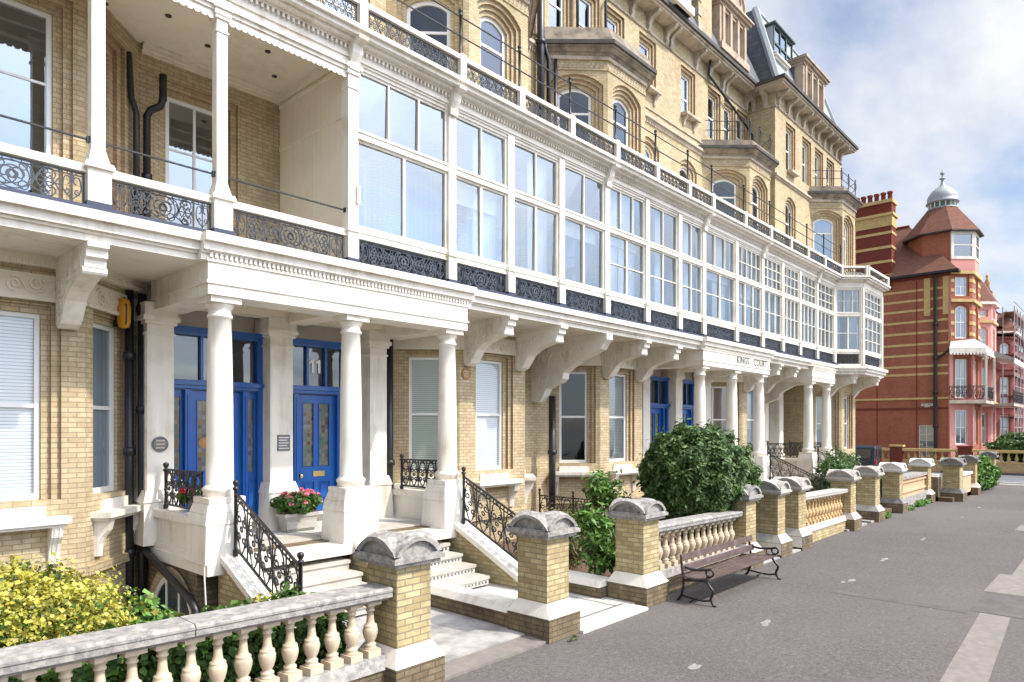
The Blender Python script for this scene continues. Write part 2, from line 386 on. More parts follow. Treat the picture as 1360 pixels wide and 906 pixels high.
def ring(mb, fr, A, B, w0, w1, mat):
    """frame between outlines A (outer) and B (inner), w0 back, w1 front"""
    p = fr.p; n = len(A)
    for k in range(n):
        j = (k+1) % n
        a, b, c, d = A[k], A[j], B[j], B[k]
        mb.face([p(a[0], w1, a[1]), p(d[0], w1, d[1]), p(c[0], w1, c[1]), p(b[0], w1, b[1])], mat)
        mb.face([p(d[0], w1, d[1]), p(d[0], w0, d[1]), p(c[0], w0, c[1]), p(c[0], w1, c[1])], mat)
def inset_outline(o, e, eb):
    ol = outline(o, -e); ol[0] = (ol[0][0], o['zb']+eb); ol[-1] = (ol[-1][0], o['zb']+eb); return ol
def window(fr, o, parent, w=-.19, rail=None, cols=1, rows=(), back=None, glass=None, backw=.1, mat=None, fw=.07, half=False):
    """sash window in opening o. rail: height of the meeting rail; cols: panes across; back: blind or curtain material"""
    mat = mat or WOODW; glass = glass or GLASS
    mb = MB(); A = inset_outline(o, .004, .004); B = inset_outline(o, fw, fw*1.3)
    ring(mb, fr, A, B, w-.06, w, mat)
    a, b = o['a']+fw, o['b']-fw; zt = max(q[1] for q in B); zb = o['zb']+fw
    if rail: mb.fbox(fr, a-.005, b+.005, w-.05, w-.012, rail-.03, rail+.03, mat)
    for i in range(1, cols):
        u = a+(b-a)*i/cols; mb.fbox(fr, u-.022, u+.022, w-.052, w-.016, zb, zt-.01, mat)
    for z in rows: mb.fbox(fr, a, b, w-.05, w-.018, z-.018, z+.018, mat)
    f = mb.build('window', parent)
    g = MB(); G = inset_outline(o, fw-.01, fw-.01)
    g.face([fr.p(u, w-.035, z) for u, z in G[::-1]], glass); g.build('pane', f)
    if back:
        c = MB(); top = zt; bot = zb
        if half: bot = rail if half is True else half
        c.fbox(fr, a-.02, b+.02, w-backw-.012, w-backw, bot, top, back)
        c.build('blind' if 'blind' in back.name else 'curtain', f)
    return f

# ------------------------------------------------------------------ scroll ironwork
def spiral(cu, cz, r, t0, turns, sgn=1, n=14, rin=.2):
    return [(cu+r*(1-(1-rin)*k/n)*math.cos(t0+sgn*2*math.pi*turns*k/n), cz+r*(1-(1-rin)*k/n)*math.sin(t0+sgn*2*math.pi*turns*k/n)) for k in range(n+1)]
def circ(cu, cz, r, n=12): return [(cu+r*math.cos(2*math.pi*k/n), cz+r*math.sin(2*math.pi*k/n)) for k in range(n+1)]
def heart(cu, z0, h, w):
    L = []
    for s in (-1, 1):
        L.append([(cu, z0+.06*h)]+[(cu+s*w*.42*math.sin(math.pi*t*.75), z0+h*(.06+.6*t)) for t in (.25, .5, .75)]+[(cu+s*(w*.22+w*.16*math.cos(q)), z0+h*(.70+.14*math.sin(q))) for q in (0, .9, 1.8, 2.7, 3.6, 4.5)])
        L.append(spiral(cu+s*w*.26, z0+h*.3, w*.17, math.pi/2, 1.1, s, 9))
    L.append([(cu, z0), (cu, z0+h)]); L.append(circ(cu, z0+h*.83, w*.09, 8))
    return L
def panel_lines(L, h):
    """the balcony panel: heart panels at the ends, lattice, and two large scroll roundels in the middle"""
    P = []; e = min(.33*h/.5, L*.18)
    P += heart(e*.5, .02, h*.94, e*.9)+heart(L-e*.5, .02, h*.94, e*.9)
    for x in (e, L-e): P.append([(x, 0), (x, h)])
    x0, x1 = e, L-e; c = L/2; r = h*.44
    for s in (-1, 1):
        P.append(spiral(c+s*r*.35, h*.5, r, math.pi/2-s*.3, 1.5, -s, 22, .16))
        P.append(circ(c+s*r*.05, h*.5, r*.28, 10))
        far = x0 if s < 0 else x1
        q = abs(far-(c+s*r*1.0))
        rr = min(h*.24, q*.45)
        for zz, sg in ((h*.27, 1), (h*.74, -1)):
            P.append(spiral(far-s*rr*1.1, zz, rr, (0 if s < 0 else math.pi), 1.4, s*sg, 14, .15))
        P.append([(far-s*rr*1.1, h*.02), (c+s*r*.9, h*.3), (c+s*r*1.25, h*.55), (far-s*rr*1.6, h*.98)])
        P.append([(far, h*.5), (c+s*r*1.1, h*.5)])
    for s in (-1, 1):      # lattice and side scrolls
        a, b = (x0, c-r*1.0) if s < 0 else (c+r*1.0, x1)
        if b-a > .08:
            n = max(2, int((b-a)/.075))
            for k in range(n):
                u, v = a+(b-a)*k/n, a+(b-a)*(k+1)/n
                P.append([(u, h*.3), (v, h*.72)]); P.append([(u, h*.72), (v, h*.3)])
            for k in range(max(1, int((b-a)/.17))):
                q = a+(k+.5)*(b-a)/max(1, int((b-a)/.17))
                P.append(circ(q, h*.15, h*.11, 9)); P.append(spiral(q, h*.16, h*.13, 1.5, 1.2, s, 10)); P.append(circ(q, h*.82, h*.08, 8))
        P.append(circ(c+s*r*.62, h*.22, h*.13, 9)); P.append(circ(c+s*r*.62, h*.78, h*.1, 9))
    for s in (-1, 1): P.append(circ(c, h*.5, r*(.62 if s > 0 else .97), 20))
    P.append([(c-r*.2, h*.5), (c, h*.62), (c+r*.2, h*.5), (c, h*.38), (c-r*.2, h*.5)])
    return P
def ironpanel(mb, fn, L, h, mat, t=.011, bars=True, modules=None):
    if modules:
        w = L/modules; lines = []
        for k in range(modules):
            c = (k+.5)*w
            for s in (-1, 1):
                lines.append(spiral(c+s*w*.2, h*.62, min(w*.24, h*.2), math.pi/2, 1.35, -s, 13, .15))
                lines.append(spiral(c+s*w*.2, h*.28, min(w*.22, h*.17), -math.pi/2, 1.3, s, 11, .15))
                lines.append([(c+s*w*.02, h*.02), (c+s*w*.18, h*.12), (c+s*w*.44, h*.45), (c+s*w*.3, h*.82), (c+s*w*.05, h*.95)])
            lines.append(circ(c, h*.46, min(w, h)*.1, 9)); lines.append([(c+w*.5, 0), (c+w*.5, h)] if k < modules-1 else [(c, 0), (c, h*.4)])
    else: lines = panel_lines(L, h)
    for l in lines: mb.tube([fn(u, z) for u, z in l], t, mat)
    if bars:
        for z in (0, h): mb.tube([fn(0, z), fn(L, z)], t*1.7, mat)
        for u in (t, L-t): mb.tube([fn(u, 0), fn(u, h)], t*1.4, mat)
        z = h*.9
        mb.tube([fn(0, z), fn(L, z)], t, mat)
        k = int(L/.09)
        for i in range(1, k): mb.tube([fn(L*i/k, z), fn(L*i/k, h)], t*.8, mat)

def finial(mb, x, y, z0, z1, mat, r=.028):
    mb.lathe([(r*1.5, z0), (r*1.5, z0+.08), (r, z0+.1), (r, z0+(z1-z0)*.4), (r*1.3, z0+(z1-z0)*.43), (r, z0+(z1-z0)*.46), (r, z1-.16), (r*1.7, z1-.15), (r*1.7, z1-.12), (r*.8, z1-.105), (r*1.5, z1-.07), (r*1.8, z1-.04), (r*1.3, z1-.012), (.004, z1)], x, y, 10, mat)

# ================================================================== TERRACE BUILDING
T = thing('terrace_building', (17, 12, 0), 'long pale brick terrace with white columned porches and a glazed first floor veranda', 'building')
YW, YF = 12.7, 11.6            # main wall and bay fronts
YB = 10.3                      # column and veranda plane
def bay_frames(c, y0=YW, y1=YF, hw=1.15, ret=1.1):
    a = (c-hw-ret, y0); b = (c-hw, y1); d = (c+hw, y1); e = (c+hw+ret, y0)
    return Fr(a, b), Fr(b, d), Fr(d, e)
BAYS = [2.0, 11.95, 17.6, 27.4]
EM = [(.5, 0)]
# ---- window sill on brackets
def sill(fr, a, b, z, parent, proj=.3):
    mb = MB()
    mb.fbox(fr, a-.28, b+.28, 0, proj, z, z+.09, WHITE); mb.fbox(fr, a-.24, b+.24, 0, proj-.06, z-.05, z, WHITE)
    mb.fbox(fr, a-.02, b+.02, -.2, .05, z+.09, z+.25, WHITE)
    for u in (a-.12, b+.12):
        prof = [(0, z-.6), (.05, z-.6), (.07, z-.42), (.12, z-.3), (.2, z-.2), (.24, z-.05), (0, z-.05)]
        mb.prism([fr.p(u-.07, w, q) for w, q in prof], [fr.p(u+.07, w, q) for w, q in prof], WHITE)
        for k in (-.03, .03): mb.tube([fr.p(u+k, w+.004, q) for w, q in prof[1:6]], .012, WHITE)
    return mb.build('window_sill', parent)
def relief(mb, fr, u0, u1, w, z0, z1, mat, n=None):
    """carved leaf scroll running along a panel"""
    h = z1-z0; L = u1-u0; n = n or max(2, int(L/(h*.9)))
    for k in range(n):
        c = u0+(k+.5)*L/n; s = 1 if k % 2 else -1
        mb.tube([fr.p(u, w, q) for u, q in spiral(c, (z0+z1)/2+s*h*.06, h*.36, math.pi/2*s, 1.4, s, 14, .12)], .022, mat)
        mb.tube([fr.p(c-L/n*.5, w, (z0+z1)/2-s*h*.25), fr.p(c-L/n*.2, w, (z0+z1)/2-s*h*.42), fr.p(c+L/n*.2, w, (z0+z1)/2-s*h*.3), fr.p(c+L/n*.5, w, (z0+z1)/2+s*h*.25)], .015, mat)
        for q in (.6, 1.7, 4.2, 5.4):
            mb.tube([fr.p(c+h*.3*math.cos(q), w, (z0+z1)/2+h*.3*math.sin(q)), fr.p(c+h*.47*math.cos(q+.35), w, (z0+z1)/2+h*.44*math.sin(q+.35))], .022, mat, r2=.006)
# ---- ground floor and first floor bays
ROOMH = [-1.6, 5.46]
blinds_g = {(0, 1): BLINDB, (0, 0): BLINDB, (0, 2): CURT, (1, 0): BLIND, (1, 1): BLINDB, (1, 2): BLIND, (2, 0): None, (2, 1): BLIND, (2, 2): None, (3, 0): ROSE, (3, 1): CURT, (3, 2): None}
for bi, c in enumerate(BAYS):
    for fi, fr in enumerate(bay_frames(c)):
        mb = MB()
        cw = .48 if fi == 1 else .42
        if bi == 0 and fi == 1: cw = .62
        if fi == 2: cw = .36
        o = dict(a=fr.L/2-cw, b=fr.L/2+cw, zb=1.95, zt=4.66)
        wall(mb, fr, -1.6, 5.46, [o], BRK)
        mb.fbox(fr, -.02, fr.L+.02, 0, .07, .78, .92, BRK); mb.fbox(fr, -.01, fr.L+.01, 0, .04, -.1, .05, STONE)
        mb.build('bay_wall', T)
        dark = (bi == 2 and fi == 0)
        window(fr, o, T, rail=3.32, back=blinds_g[(bi, fi)], glass=GLASSD if dark else (GLASSC if bi in (0, 1) and fi < 2 else GLASS), backw=.07)
        sill(fr, o['a'], o['b'], 1.62, T)
        fz = MB()
        fz.fbox(fr, 0, fr.L, 0, .035, 4.86, 5.2, CREAM); fz.fbox(fr, -.01, fr.L+.01, 0, .07, 4.82, 4.87, CREAM)
        fz.fbox(fr, -.02, fr.L+.02, 0, .14, 5.3, 5.47, CREAM)
        for k in range(int(fr.L/.07)): fz.fbox(fr, .02+k*.07, .055+k*.07, .14, .165, 5.32, 5.37, CREAM)
        relief(fz, fr, .22, fr.L-.22, .045, 4.9, 5.17, CREAM)
        fz.build('carved_frieze', T)
        # first floor
        m1 = MB(); o1 = dict(a=fr.L/2-.5 if fi != 1 else .38, b=fr.L/2+.5 if fi != 1 else fr.L-.38, zb=5.95, zt=9.1)
        if bi == 0 and fi == 2: o1['a'], o1['b'] = .34, .9
        wall(m1, fr, 5.86, 9.7, [o1], BRK); m1.build('bay_wall', T)
        window(fr, o1, T, cols=2 if fi == 1 else 1, rows=(8.05,), back=CURT if c > 5 else None)
# brackets carrying the balcony
BRPROF = [(0, 4.5), (.1, 4.44), (.24, 4.5), (.36, 4.64), (.48, 4.8), (.66, 4.92), (.92, 5.0), (1.16, 5.05), (1.28, 5.08), (1.36, 5.14), (1.36, 5.24), (1.43, 5.27), (1.43, 5.36), (1.5, 5.39), (1.5, 5.462), (0, 5.462)]
def bracket(fr, u, prof, hw, parent, big=False):
    mb = MB()
    mb.prism([fr.p(u-hw, w, z) for w, z in prof], [fr.p(u+hw, w, z) for w, z in prof], WHITE)
    for s in (-1, 1):
        f2 = lambda uu, zz: fr.p(u+s*(hw+.004), uu, zz)
        mb.tube([f2(w*.93+.04, z+.07) for w, z in prof[1:9]]+[f2(prof[8][0]*.93, 5.37), f2(.06, 5.37)], .014, WHITE, closed=True)
        for (cx, cz, r) in ((.28, 5.02, .19), (.62, 5.17, .14), (.93, 5.23, .09), (.2, 4.74, .12)):
            mb.tube([f2(x, z) for x, z in spiral(cx, cz, r, 1.2, 1.6, s, 16, .12)], .024, WHITE)
            for q in (.5, 2.2, 3.8, 5.2): mb.tube([f2(cx+r*.7*math.cos(q), cz+r*.7*math.sin(q)), f2(cx+r*1.15*math.cos(q+.5), cz+r*1.1*math.sin(q+.5))], .03, WHITE, r2=.008)
    e = prof[8][0]
    mb.tube([fr.p(u-hw-.02, e+.02, 5.1), fr.p(u+hw+.02, e+.02, 5.1)], .055, WHITE, seg=10)
    return mb.build('balcony_bracket', parent)
for c in BAYS:
    f = Fr((c-1.15, YF), (c+1.15, YF))
    for u in (.25, 2.05): bracket(f, u, BRPROF, .13, T)
FIN = [(0, 3.72), (.3, 3.72), (.42, 3.86), (.55, 4.08), (.8, 4.2), (1.0, 4.24), (1.14, 4.34), (1.16, 4.5), (1.34, 4.62), (1.7, 4.8), (2.15, 4.96), (2.4, 5.06), (2.48, 5.18), (2.6, 5.3), (2.6, 5.462), (0, 5.462)]
for x in (14.75, 30.1):
    mb = MB(); fr = Fr((x-1, YW), (x+1, YW))
    mb.prism([fr.p(.86, w, z) for w, z in FIN], [fr.p(1.14, w, z) for w, z in FIN], WHITE)
    for s in (.852, 1.148):
        for q in ((.5, 4.9, .3), (1.25, 5.02, .26), (.45, 4.3, .2), (1.8, 5.18, .16)):
            mb.tube([fr.p(s, a, b) for a, b in spiral(q[0], q[1], q[2], 1, 1.6, 1, 18, .1)], .022, WHITE)
            for t in (.3, 1.4, 2.6, 3.9, 5.1): mb.tube([fr.p(s, q[0]+q[2]*.7*math.cos(t), q[1]+q[2]*.7*math.sin(t)), fr.p(s, q[0]+q[2]*1.2*math.cos(t+.4), q[1]+q[2]*1.1*math.sin(t+.4))], .026, WHITE, r2=.006)
    mb.build('party_bracket', T)
# plain walls between the bays (ground, first floor)
def ops(l, **k): return [dict(a=a, b=b, **k) for a, b in l]
m = MB()
for xa, xb, za, zb in ((-4, -.25, -1.6, 5.46), (14.2, 15.35, -1.6, 5.46), (-4, -.25, 5.86, 9.7), (14.2, 15.35, 5.86, 9.7), (19.85, 25.15, 5.86, 9.7)):
    m = MB(); wall(m, Fr((xa, YW), (xb, YW)), za, zb, [], BRK); m.build('main_wall', T)
m = MB(); fr = Fr((4.25, YW), (9.7, YW))
ow = [dict(a=.5, b=1.55, zb=5.95, zt=8.98), dict(a=3.5, b=4.85, zb=5.95, zt=8.98)]
wall(m, fr, 5.86, 9.7, ow, BRK); m.build('main_wall', T)
for o in ow: window(fr, o, T, cols=2, rows=(8.05,), w=-.16)

# ---- porticos
BAL_NAME = 'stair_railing'
def door(x0, x1, yd, parent, leaf, side=True, num=None, trans=3):
    """front door set in its frame: leaf with two stained glass panels, transom lights above"""
    mb = MB(); y = yd
    B = BLUE
    mb.box(x0, x0+.1, y-.14, y+.06, 1.2, 4.8, B); mb.box(x1-.1, x1, y-.14, y+.06, 1.2, 4.8, B)
    mb.box(x0+.1, x1-.1, y-.14, y+.06, 4.66, 4.8, B); mb.box(x0-.02, x1+.02, y-.2, y-.14, 4.72, 4.8, B)
    mb.box(x0+.1, x1-.1, y-.12, y+.05, 3.68, 3.86, B); mb.box(x0+.02, x1-.02, y-.24, y-.12, 3.76, 3.83, B); mb.box(x0+.04, x1-.04, y-.19, y-.12, 3.7, 3.757, B)
    mb.box(x0+.1, x1-.1, y-.1, y+.1, 1.2, 1.26, STONEW)
    n = trans; w = (x1-x0-.2)/n
    for k in range(1, n): mb.box(x0+.1+w*k-.025, x0+.1+w*k+.025, y-.1, y+.02, 3.86, 4.66, B)
    l0, l1 = leaf
    for q in (l0-.1, l1): mb.box(q, q+.1, y-.16, y+.04, 1.262, 3.68, B)
    for q in (l0-.06, l1+.04): mb.box(q, q+.025, y-.175, y-.16, 1.4, 3.6, B)
    fr = mb.build('front_door', parent)
    lf = MB(); z0, z1 = 1.27, 3.67; yl = y-.03
    hw = (l1-l0)
    pan = [(l0+.13, l0+hw/2-.05), (l0+hw/2+.05, l1-.13)]
    # stiles and rails round the openings
    lf.box(l0, l0+.13, yl-.03, yl+.03, z0, z1, B); lf.box(l1-.13, l1, yl-.03, yl+.03, z0, z1, B); lf.box(l0+hw/2-.05, l0+hw/2+.05, yl-.03, yl+.03, z0, z1, B)
    for a, b in pan:
        for za, zb in ((z0, z0+.2), (1.88, 2.2), (3.5, z1)): lf.box(a, b, yl-.03, yl+.03, za, zb, B)
        lf.box(a, b, yl-.004, yl+.02, z0+.2, 1.88, BLUEP); lf.box(a+.06, b-.06, yl-.022, yl-.004, z0+.27, 1.81, BLUE)
        for q in ((a, a+.02, 2.2, 3.5), (b-.02, b, 2.2, 3.5)): lf.box(q[0], q[1], yl-.045, yl-.03, q[2], q[3], B)
    lo = lf.build('door_leaf', fr)
    for a, b in pan:
        s = MB()
        if x0 < 5 and a == pan[0][0]: s.prism([((a+b)/2+.1*math.cos(t), yl-.011, 2.72+.1*math.sin(t)) for t in [math.pi*k/8 for k in range(16)]], [((a+b)/2+.1*math.cos(t), yl-.016, 2.72+.1*math.sin(t)) for t in [math.pi*k/8 for k in range(16)]], PLAQT)
        s.face([(a+.005, yl-.01, 2.205), (b-.005, yl-.01, 2.205), (b-.005, yl-.01, 3.495), (a+.005, yl-.01, 3.495)], STAIN); s.build('stained_glass', fr)
    k = MB(); k.box(l0+hw*.42, l0+hw*.72, yl-.045, yl-.03, 1.99, 2.1, BRASS); k.build('letterbox', fr)
    k = MB()
    k.tube([(l0+.07, yl-.03, 2.02), (l0+.07, yl-.09, 2.02)], .018, BRASS, 8); k.lathe([(.012, 2.0-.03), (.035, 2.0-.02), (.045, 2.02), (.035, 2.06), (.01, 2.07)], l0+.07, yl-.1, 10, BRASS); k.build('door_knob', fr)
    if side:
        for a, b in ((x0+.1, l0-.1), (l1+.1, x1-.1)):
            if b-a < .08: continue
            s = MB(); s.box(a, b, yl-.02, yl+.02, 1.262, 2.05, BLUEP); s.box(a+.05, b-.05, yl-.04, yl-.02, 1.35, 1.95, BLUE); s.box(a, b, yl-.03, yl+.02, 2.05, 2.15, BLUE); s.box(a, b, yl-.03, yl+.02, 3.55, 3.68, BLUE)
            s.box(a, a+.05, yl-.03, yl+.02, 2.15, 3.55, BLUE); s.box(b-.05, b, yl-.03, yl+.02, 2.15, 3.55, BLUE)
            s.face([(a+.05, yl-.005, 2.15), (b-.05, yl-.005, 2.15), (b-.05, yl-.005, 3.55), (a+.05, yl-.005, 3.55)], STAIN); s.build('sidelight', fr)
    for k in range(n):
        g = MB(); a, b = x0+.1+w*k+.02, x0+.1+w*(k+1)-.02
        g.face([(a, y-.03, 3.85), (b, y-.03, 3.85), (b, y-.03, 4.67), (a, y-.03, 4.67)], GLASSD); g.build('transom_pane', fr)
    return fr
def text(body, size, loc, mat, name, parent, rot=(R(90), 0, 0), ext=.004, sx=1, align='CENTER', space=1, bold=0):
    cu = bpy.data.curves.new(name, 'FONT'); cu.body = body; cu.size = size; cu.extrude = ext; cu.offset = bold; cu.align_x = align; cu.space_character = space
    tmp = bpy.data.objects.new('tmp_text', cu); COL.objects.link(tmp)
    dg = bpy.context.evaluated_depsgraph_get(); me = bpy.data.meshes.new_from_object(tmp.evaluated_get(dg))
    bpy.data.objects.remove(tmp); me.materials.clear(); me.materials.append(mat)
    o = bpy.data.objects.new(name, me); COL.objects.link(o); WL[o] = Vector(loc); o.parent = parent
    o.location = Vector(loc)-(WL[parent] if parent else Vector((0, 0, 0))); o.rotation_euler = rot; o.scale = (sx, 1, 1); return o
COLPROF = [(.24, 1.95), (.24, 2.03), (.255, 2.05), (.255, 2.08), (.225, 2.11), (.2, 2.14), (.195, 2.6), (.19, 3.3), (.175, 4.2), (.163, 4.66), (.185, 4.67), (.185, 4.71), (.165, 4.72), (.165, 4.79), (.2, 4.84), (.215, 4.88)]
def railing_run(A, dirv, L, slope, h, mat, name, parent, base=.1, mods=None, posts=(True, True), ph=None, t=.011):
    mb = MB(); d = Vector(dirv).normalized(); A = Vector(A)
    fn = lambda u, z: tuple(A+d*u+Vector((0, 0, base+z+slope*u)))
    ironpanel(mb, fn, L, h-base, mat, t, True, mods)
    ph = ph or h+.2
    for u, on in ((0, posts[0]), (L, posts[1])):
        if on:
            q = A+d*u; finial(mb, q.x, q.y, q.z+slope*u-.02, q.z+slope*u+ph, mat)
    return mb.build(name, parent)
def flight(x0, x1, parent, tiled, yt=10.68):
    mb = MB(); mat = TILEP if tiled else STEPM
    n = 6
    for k in range(n):
        z = 1.05-.16*k; y = yt-.365*k
        yb = yt+.02-.365*(k-1) if k else yt+.6
        mb.box(x0, x1, y-.03, yb, z-.055, z, STEPM); mb.box(x0+.01, x1-.01, y, yb, z-.16, z-.055, mat)
        if tiled:
            mb.box(x0+.01, x1-.01, y-.004, y, z-.15, z-.065, TILEP)
            for i in range(int((x1-x0)/.085)): mb.taper(x0+.06+i*.085, y-.007, z-.128, z-.088, .02, .003, .02, .003, DTILE)
    return mb.build('entrance_steps', parent)
def string_wall(x0, x1, parent, ytop=10.15, ybot=7.95, cap=True):
    """sloped side wall of a stair with a white coping"""
    mb = MB(); zt, zb = 1.18, .16
    A = [(x0+.03, ybot, -.1), (x0+.03, ytop, -.1), (x0+.03, ytop, zt-.1), (x0+.03, ybot, zb-.1)]
    mb.prism(A, [(x1-.03, y, z) for x, y, z in A], BRKD if not cap else BRKP)
    C = [(x0-.02, ybot-.05, zb-.14), (x0-.02, ytop, zt-.1), (x0-.02, ytop, zt), (x0-.02, ybot-.05, zb-.03)]
    mb.prism(C, [(x1+.02, y, z) for x, y, z in C], WHITE)
    return mb.build('stair_side_wall', parent)
def pedestal(x, parent, y0=9.97, y1=10.66):
    mb = MB(); cy = (y0+y1)/2; h = (y1-y0)/2
    mb.taper(x, cy, .98, 1.55, .375, h+.02, .345, h-.01, WHITE); mb.taper(x, cy, 1.551, 1.72, .36, h, .33, h-.03, WHITE); mb.taper(x, cy, 1.721, 1.86, .33, h-.03, .285, h-.07, WHITE); mb.box(x-.28, x+.28, cy-.28, cy+.28, 1.861, 1.952, WHITE)
    return mb.build('pedestal', parent, bevel=.008)
def portico(cols, doors=True, wallx=None, tiled=(False, True), side=(True, True)):
    x0, x1 = cols[0]-.3, cols[-1]+.3
    w0, w1 = wallx or (x0-.05, x1+.12)
    b = MB(); b.box(x0, x1, 10.4, 12.68, -1.6, 1.02, BRKD); b.box(x0-.04, x1+.04, 9.95, 12.67, .82, 1.0, WHITE)
    b.box(x0+.02, x1-.02, 10.66, 12.66, 1.021, 1.046, TILEP if tiled[-1] else STONEW)
    b.build('porch_base', T)
    for i, c in enumerate(cols):
        pedestal(c, T)
        cm = MB(); cm.lathe(COLPROF, c, YB, 28, WHITE); cm.box(c-.235, c+.235, YB-.235, YB+.235, 4.88, 4.972, WHITE); cm.build('column', T)
    for i in range(len(cols)-1):
        a, bb = cols[i]+.36, cols[i+1]-.36
        flight(a-.1 if i == 0 else a, bb+.1, T, tiled[i])
    ends = []
    string_wall(cols[0]-.12, cols[0]+.26, T); string_wall(cols[-1]-.1, cols[-1]+.3, T)
    for c in cols[1:-1]: string_wall(c-.16, c+.2, T, 10.15, 8.6)
    railing_run((cols[0]+.07, 9.92, 1.1), (0, -1, 0), 1.85, -.46, .92, IRON, 'stair_railing', T, mods=5, t=.013)
    railing_run((cols[-1]+.1, 9.92, 1.1), (0, -1, 0), 1.85, -.46, .92, IRON, 'stair_railing', T, mods=5, t=.013)
    # side walls of the porch with railings
    for x, on in ((x0+.14, side[0]), (x1-.14, side[1])):
        if not on: continue
        s = MB(); s.box(x-.13, x+.13, 10.6, 12.15, .97, 1.6, WHITE); s.box(x-.18, x+.18, 10.58, 12.15, 1.52, 1.64, WHITE); s.box(x-.16, x+.16, 10.6, 12.15, .98, 1.1, WHITE); s.build('porch_side_wall', T)
        railing_run((x, 11.98, 1.64), (0, -1, 0), 1.42, 0, .66, IRON, 'porch_railing', T, base=.08, mods=5, posts=(True, False), ph=.78, t=.014)
    # entablature
    e = MB()
    def beam(xa, xb, ya, yb, front):
        e.box(xa, xb, ya, yb, 4.972, 5.62, WHITE)
    beam(x0, x1, 10.02, 10.58, True); beam(x0, x0+.5, 10.582, 12.25, False); beam(x1-.5, x1, 10.582, 12.25, False)
    for c in cols[1:-1]: e.box(c-.22, c+.22, 10.583, 12.25, 5.03, 5.5, CREAM)
    for za, zb, pr in ((5.13, 5.17, .025), (5.45, 5.5, .025), (5.5, 5.583, .012), (5.583, 5.61, .07)):
        e.box(x0-pr, x1+pr, 10.02-pr, 10.3, za, zb, WHITE)
        e.box(x0-pr, x0+.2, 10.301, 12.2, za, zb, WHITE); e.box(x1-.2, x1+pr, 10.301, 12.2, za, zb, WHITE)
    for k in range(int((x1-x0)/.075)): e.box(x0+.01+k*.075, x0+.05+k*.075, 9.965, 10.007, 5.505, 5.582, WHITE)
    for k in range(26): e.box(x0-.055, x0, 10.05+k*.075, 10.09+k*.075, 5.505, 5.582, WHITE)
    e.build('porch_entablature', T)
    ce = MB(); ce.box(x0+.4, x1-.4, 10.5, 12.68, 5.36, 5.44, CREAM); ce.box(x0+.5, x1-.5, 12.1, 12.4, 5.1, 5.36, CREAM)
    for za, zb, pr in ((5.1, 5.2, .03), (5.2, 5.3, .08)):
        ce.box(x0+.5, x0+.5+pr, 10.6, 12.1, za+.05, zb+.05, CREAM); ce.box(x1-.5-pr, x1-.5, 10.6, 12.1, za+.05, zb+.05, CREAM); ce.box(x0+.6, x1-.6, 12.1-pr, 12.1, za+.02, zb+.02, CREAM)
    ce.build('porch_ceiling', T)
    if doors:
        d0 = x0-4.3
        dw = [(4.63, 6.39, (5.03, 5.99)), (6.86, 8.34, (7.15, 8.05))]
        wm = MB(); fr = Fr((4.25+d0-.1, YW), (9.7+d0+.1, YW))
        wall(wm, fr, -1.6, 5.46, [dict(a=a+d0-fr.o[0], b=b+d0-fr.o[0], zb=1.2, zt=4.8, steps=((0, 0),)) for a, b, l in dw], CREAM); wm.build('porch_wall', T)
        for i, (a, b, l) in enumerate(dw):
            dd = door(a+d0, b+d0, 12.58, T, (l[0]+d0, l[1]+d0), True)
            if i == 1 and d0 == 0:
                for q in (-.075, .075):
                    nm = MB(); cx_ = (a+b)/2+q; P = [(-.02, 4.13), (.035, 4.13), (.035, 4.41), (-.01, 4.41), (-.075, 4.355), (-.075, 4.315), (-.02, 4.345)]
                    nm.prism([(cx_+x, 12.538, z) for x, z in P], [(cx_+x, 12.53, z) for x, z in P], WLETTER); nm.build('house_number', dd)
        for a, b in ((4.2, 4.63), (6.39, 6.86), (8.68, 9.12)):
            p = MB(); a += d0; b += d0; cx = (a+b)/2; hw = (b-a)/2
            p.box(a, b, 12.14, 12.69, 1.04, 4.74, WHITE)
            p.taper(cx, 12.42, 1.04, 1.75, hw+.1, .4, hw+.07, .36, WHITE); p.taper(cx, 12.42, 1.751, 1.95, hw+.09, .38, hw+.03, .32, WHITE)
            for za, zb, pr in ((4.56, 4.6, .02), (4.74, 4.8, .04), (4.8, 4.88, .08), (4.88, 5.1, .05)): p.box(a-pr, b+pr, 12.14-pr, 12.66, za, zb, WHITE)
            p.build('pilaster', T)
P1 = [4.6, 6.95, 9.25]; P2 = [20.1, 22.45, 24.75]; P3 = [29.9, 32.2]
portico(P1); portico(P2)
portico(P3, False, tiled=(False, True))
# porch 3: white door case and window behind the columns
m = MB(); fr = Fr((29.3, YW), (33.7, YW))
o3 = [dict(a=1.3, b=2.3, zb=1.2, zt=4.5, steps=((0, 0),)), dict(a=2.95, b=3.8, zb=1.9, zt=4.6, steps=((.1, 0), (0, -.1)))]
wall(m, fr, -1.6, 5.46, o3, BRK); m.build('porch_wall', T)
window(fr, o3[0], T, cols=1, rows=(2.2, 3.6), back=CURT); window(fr, o3[1], T, rail=3.2)
for x in (30.15, 31.9):
    p = MB(); p.box(x-.25, x+.25, 12.2, 12.69, 1.04, 4.97, WHITE); p.taper(x, 12.44, 1.04, 1.8, .34, .36, .3, .3, WHITE); p.build('pilaster', T)
for w_, x_ in (('KINGS', 22.72), ('COURT', 24.2)): text(w_, .34, (x_, 10.012, 5.215), LETTER, 'carved_name', T, sx=.92, space=1.12)

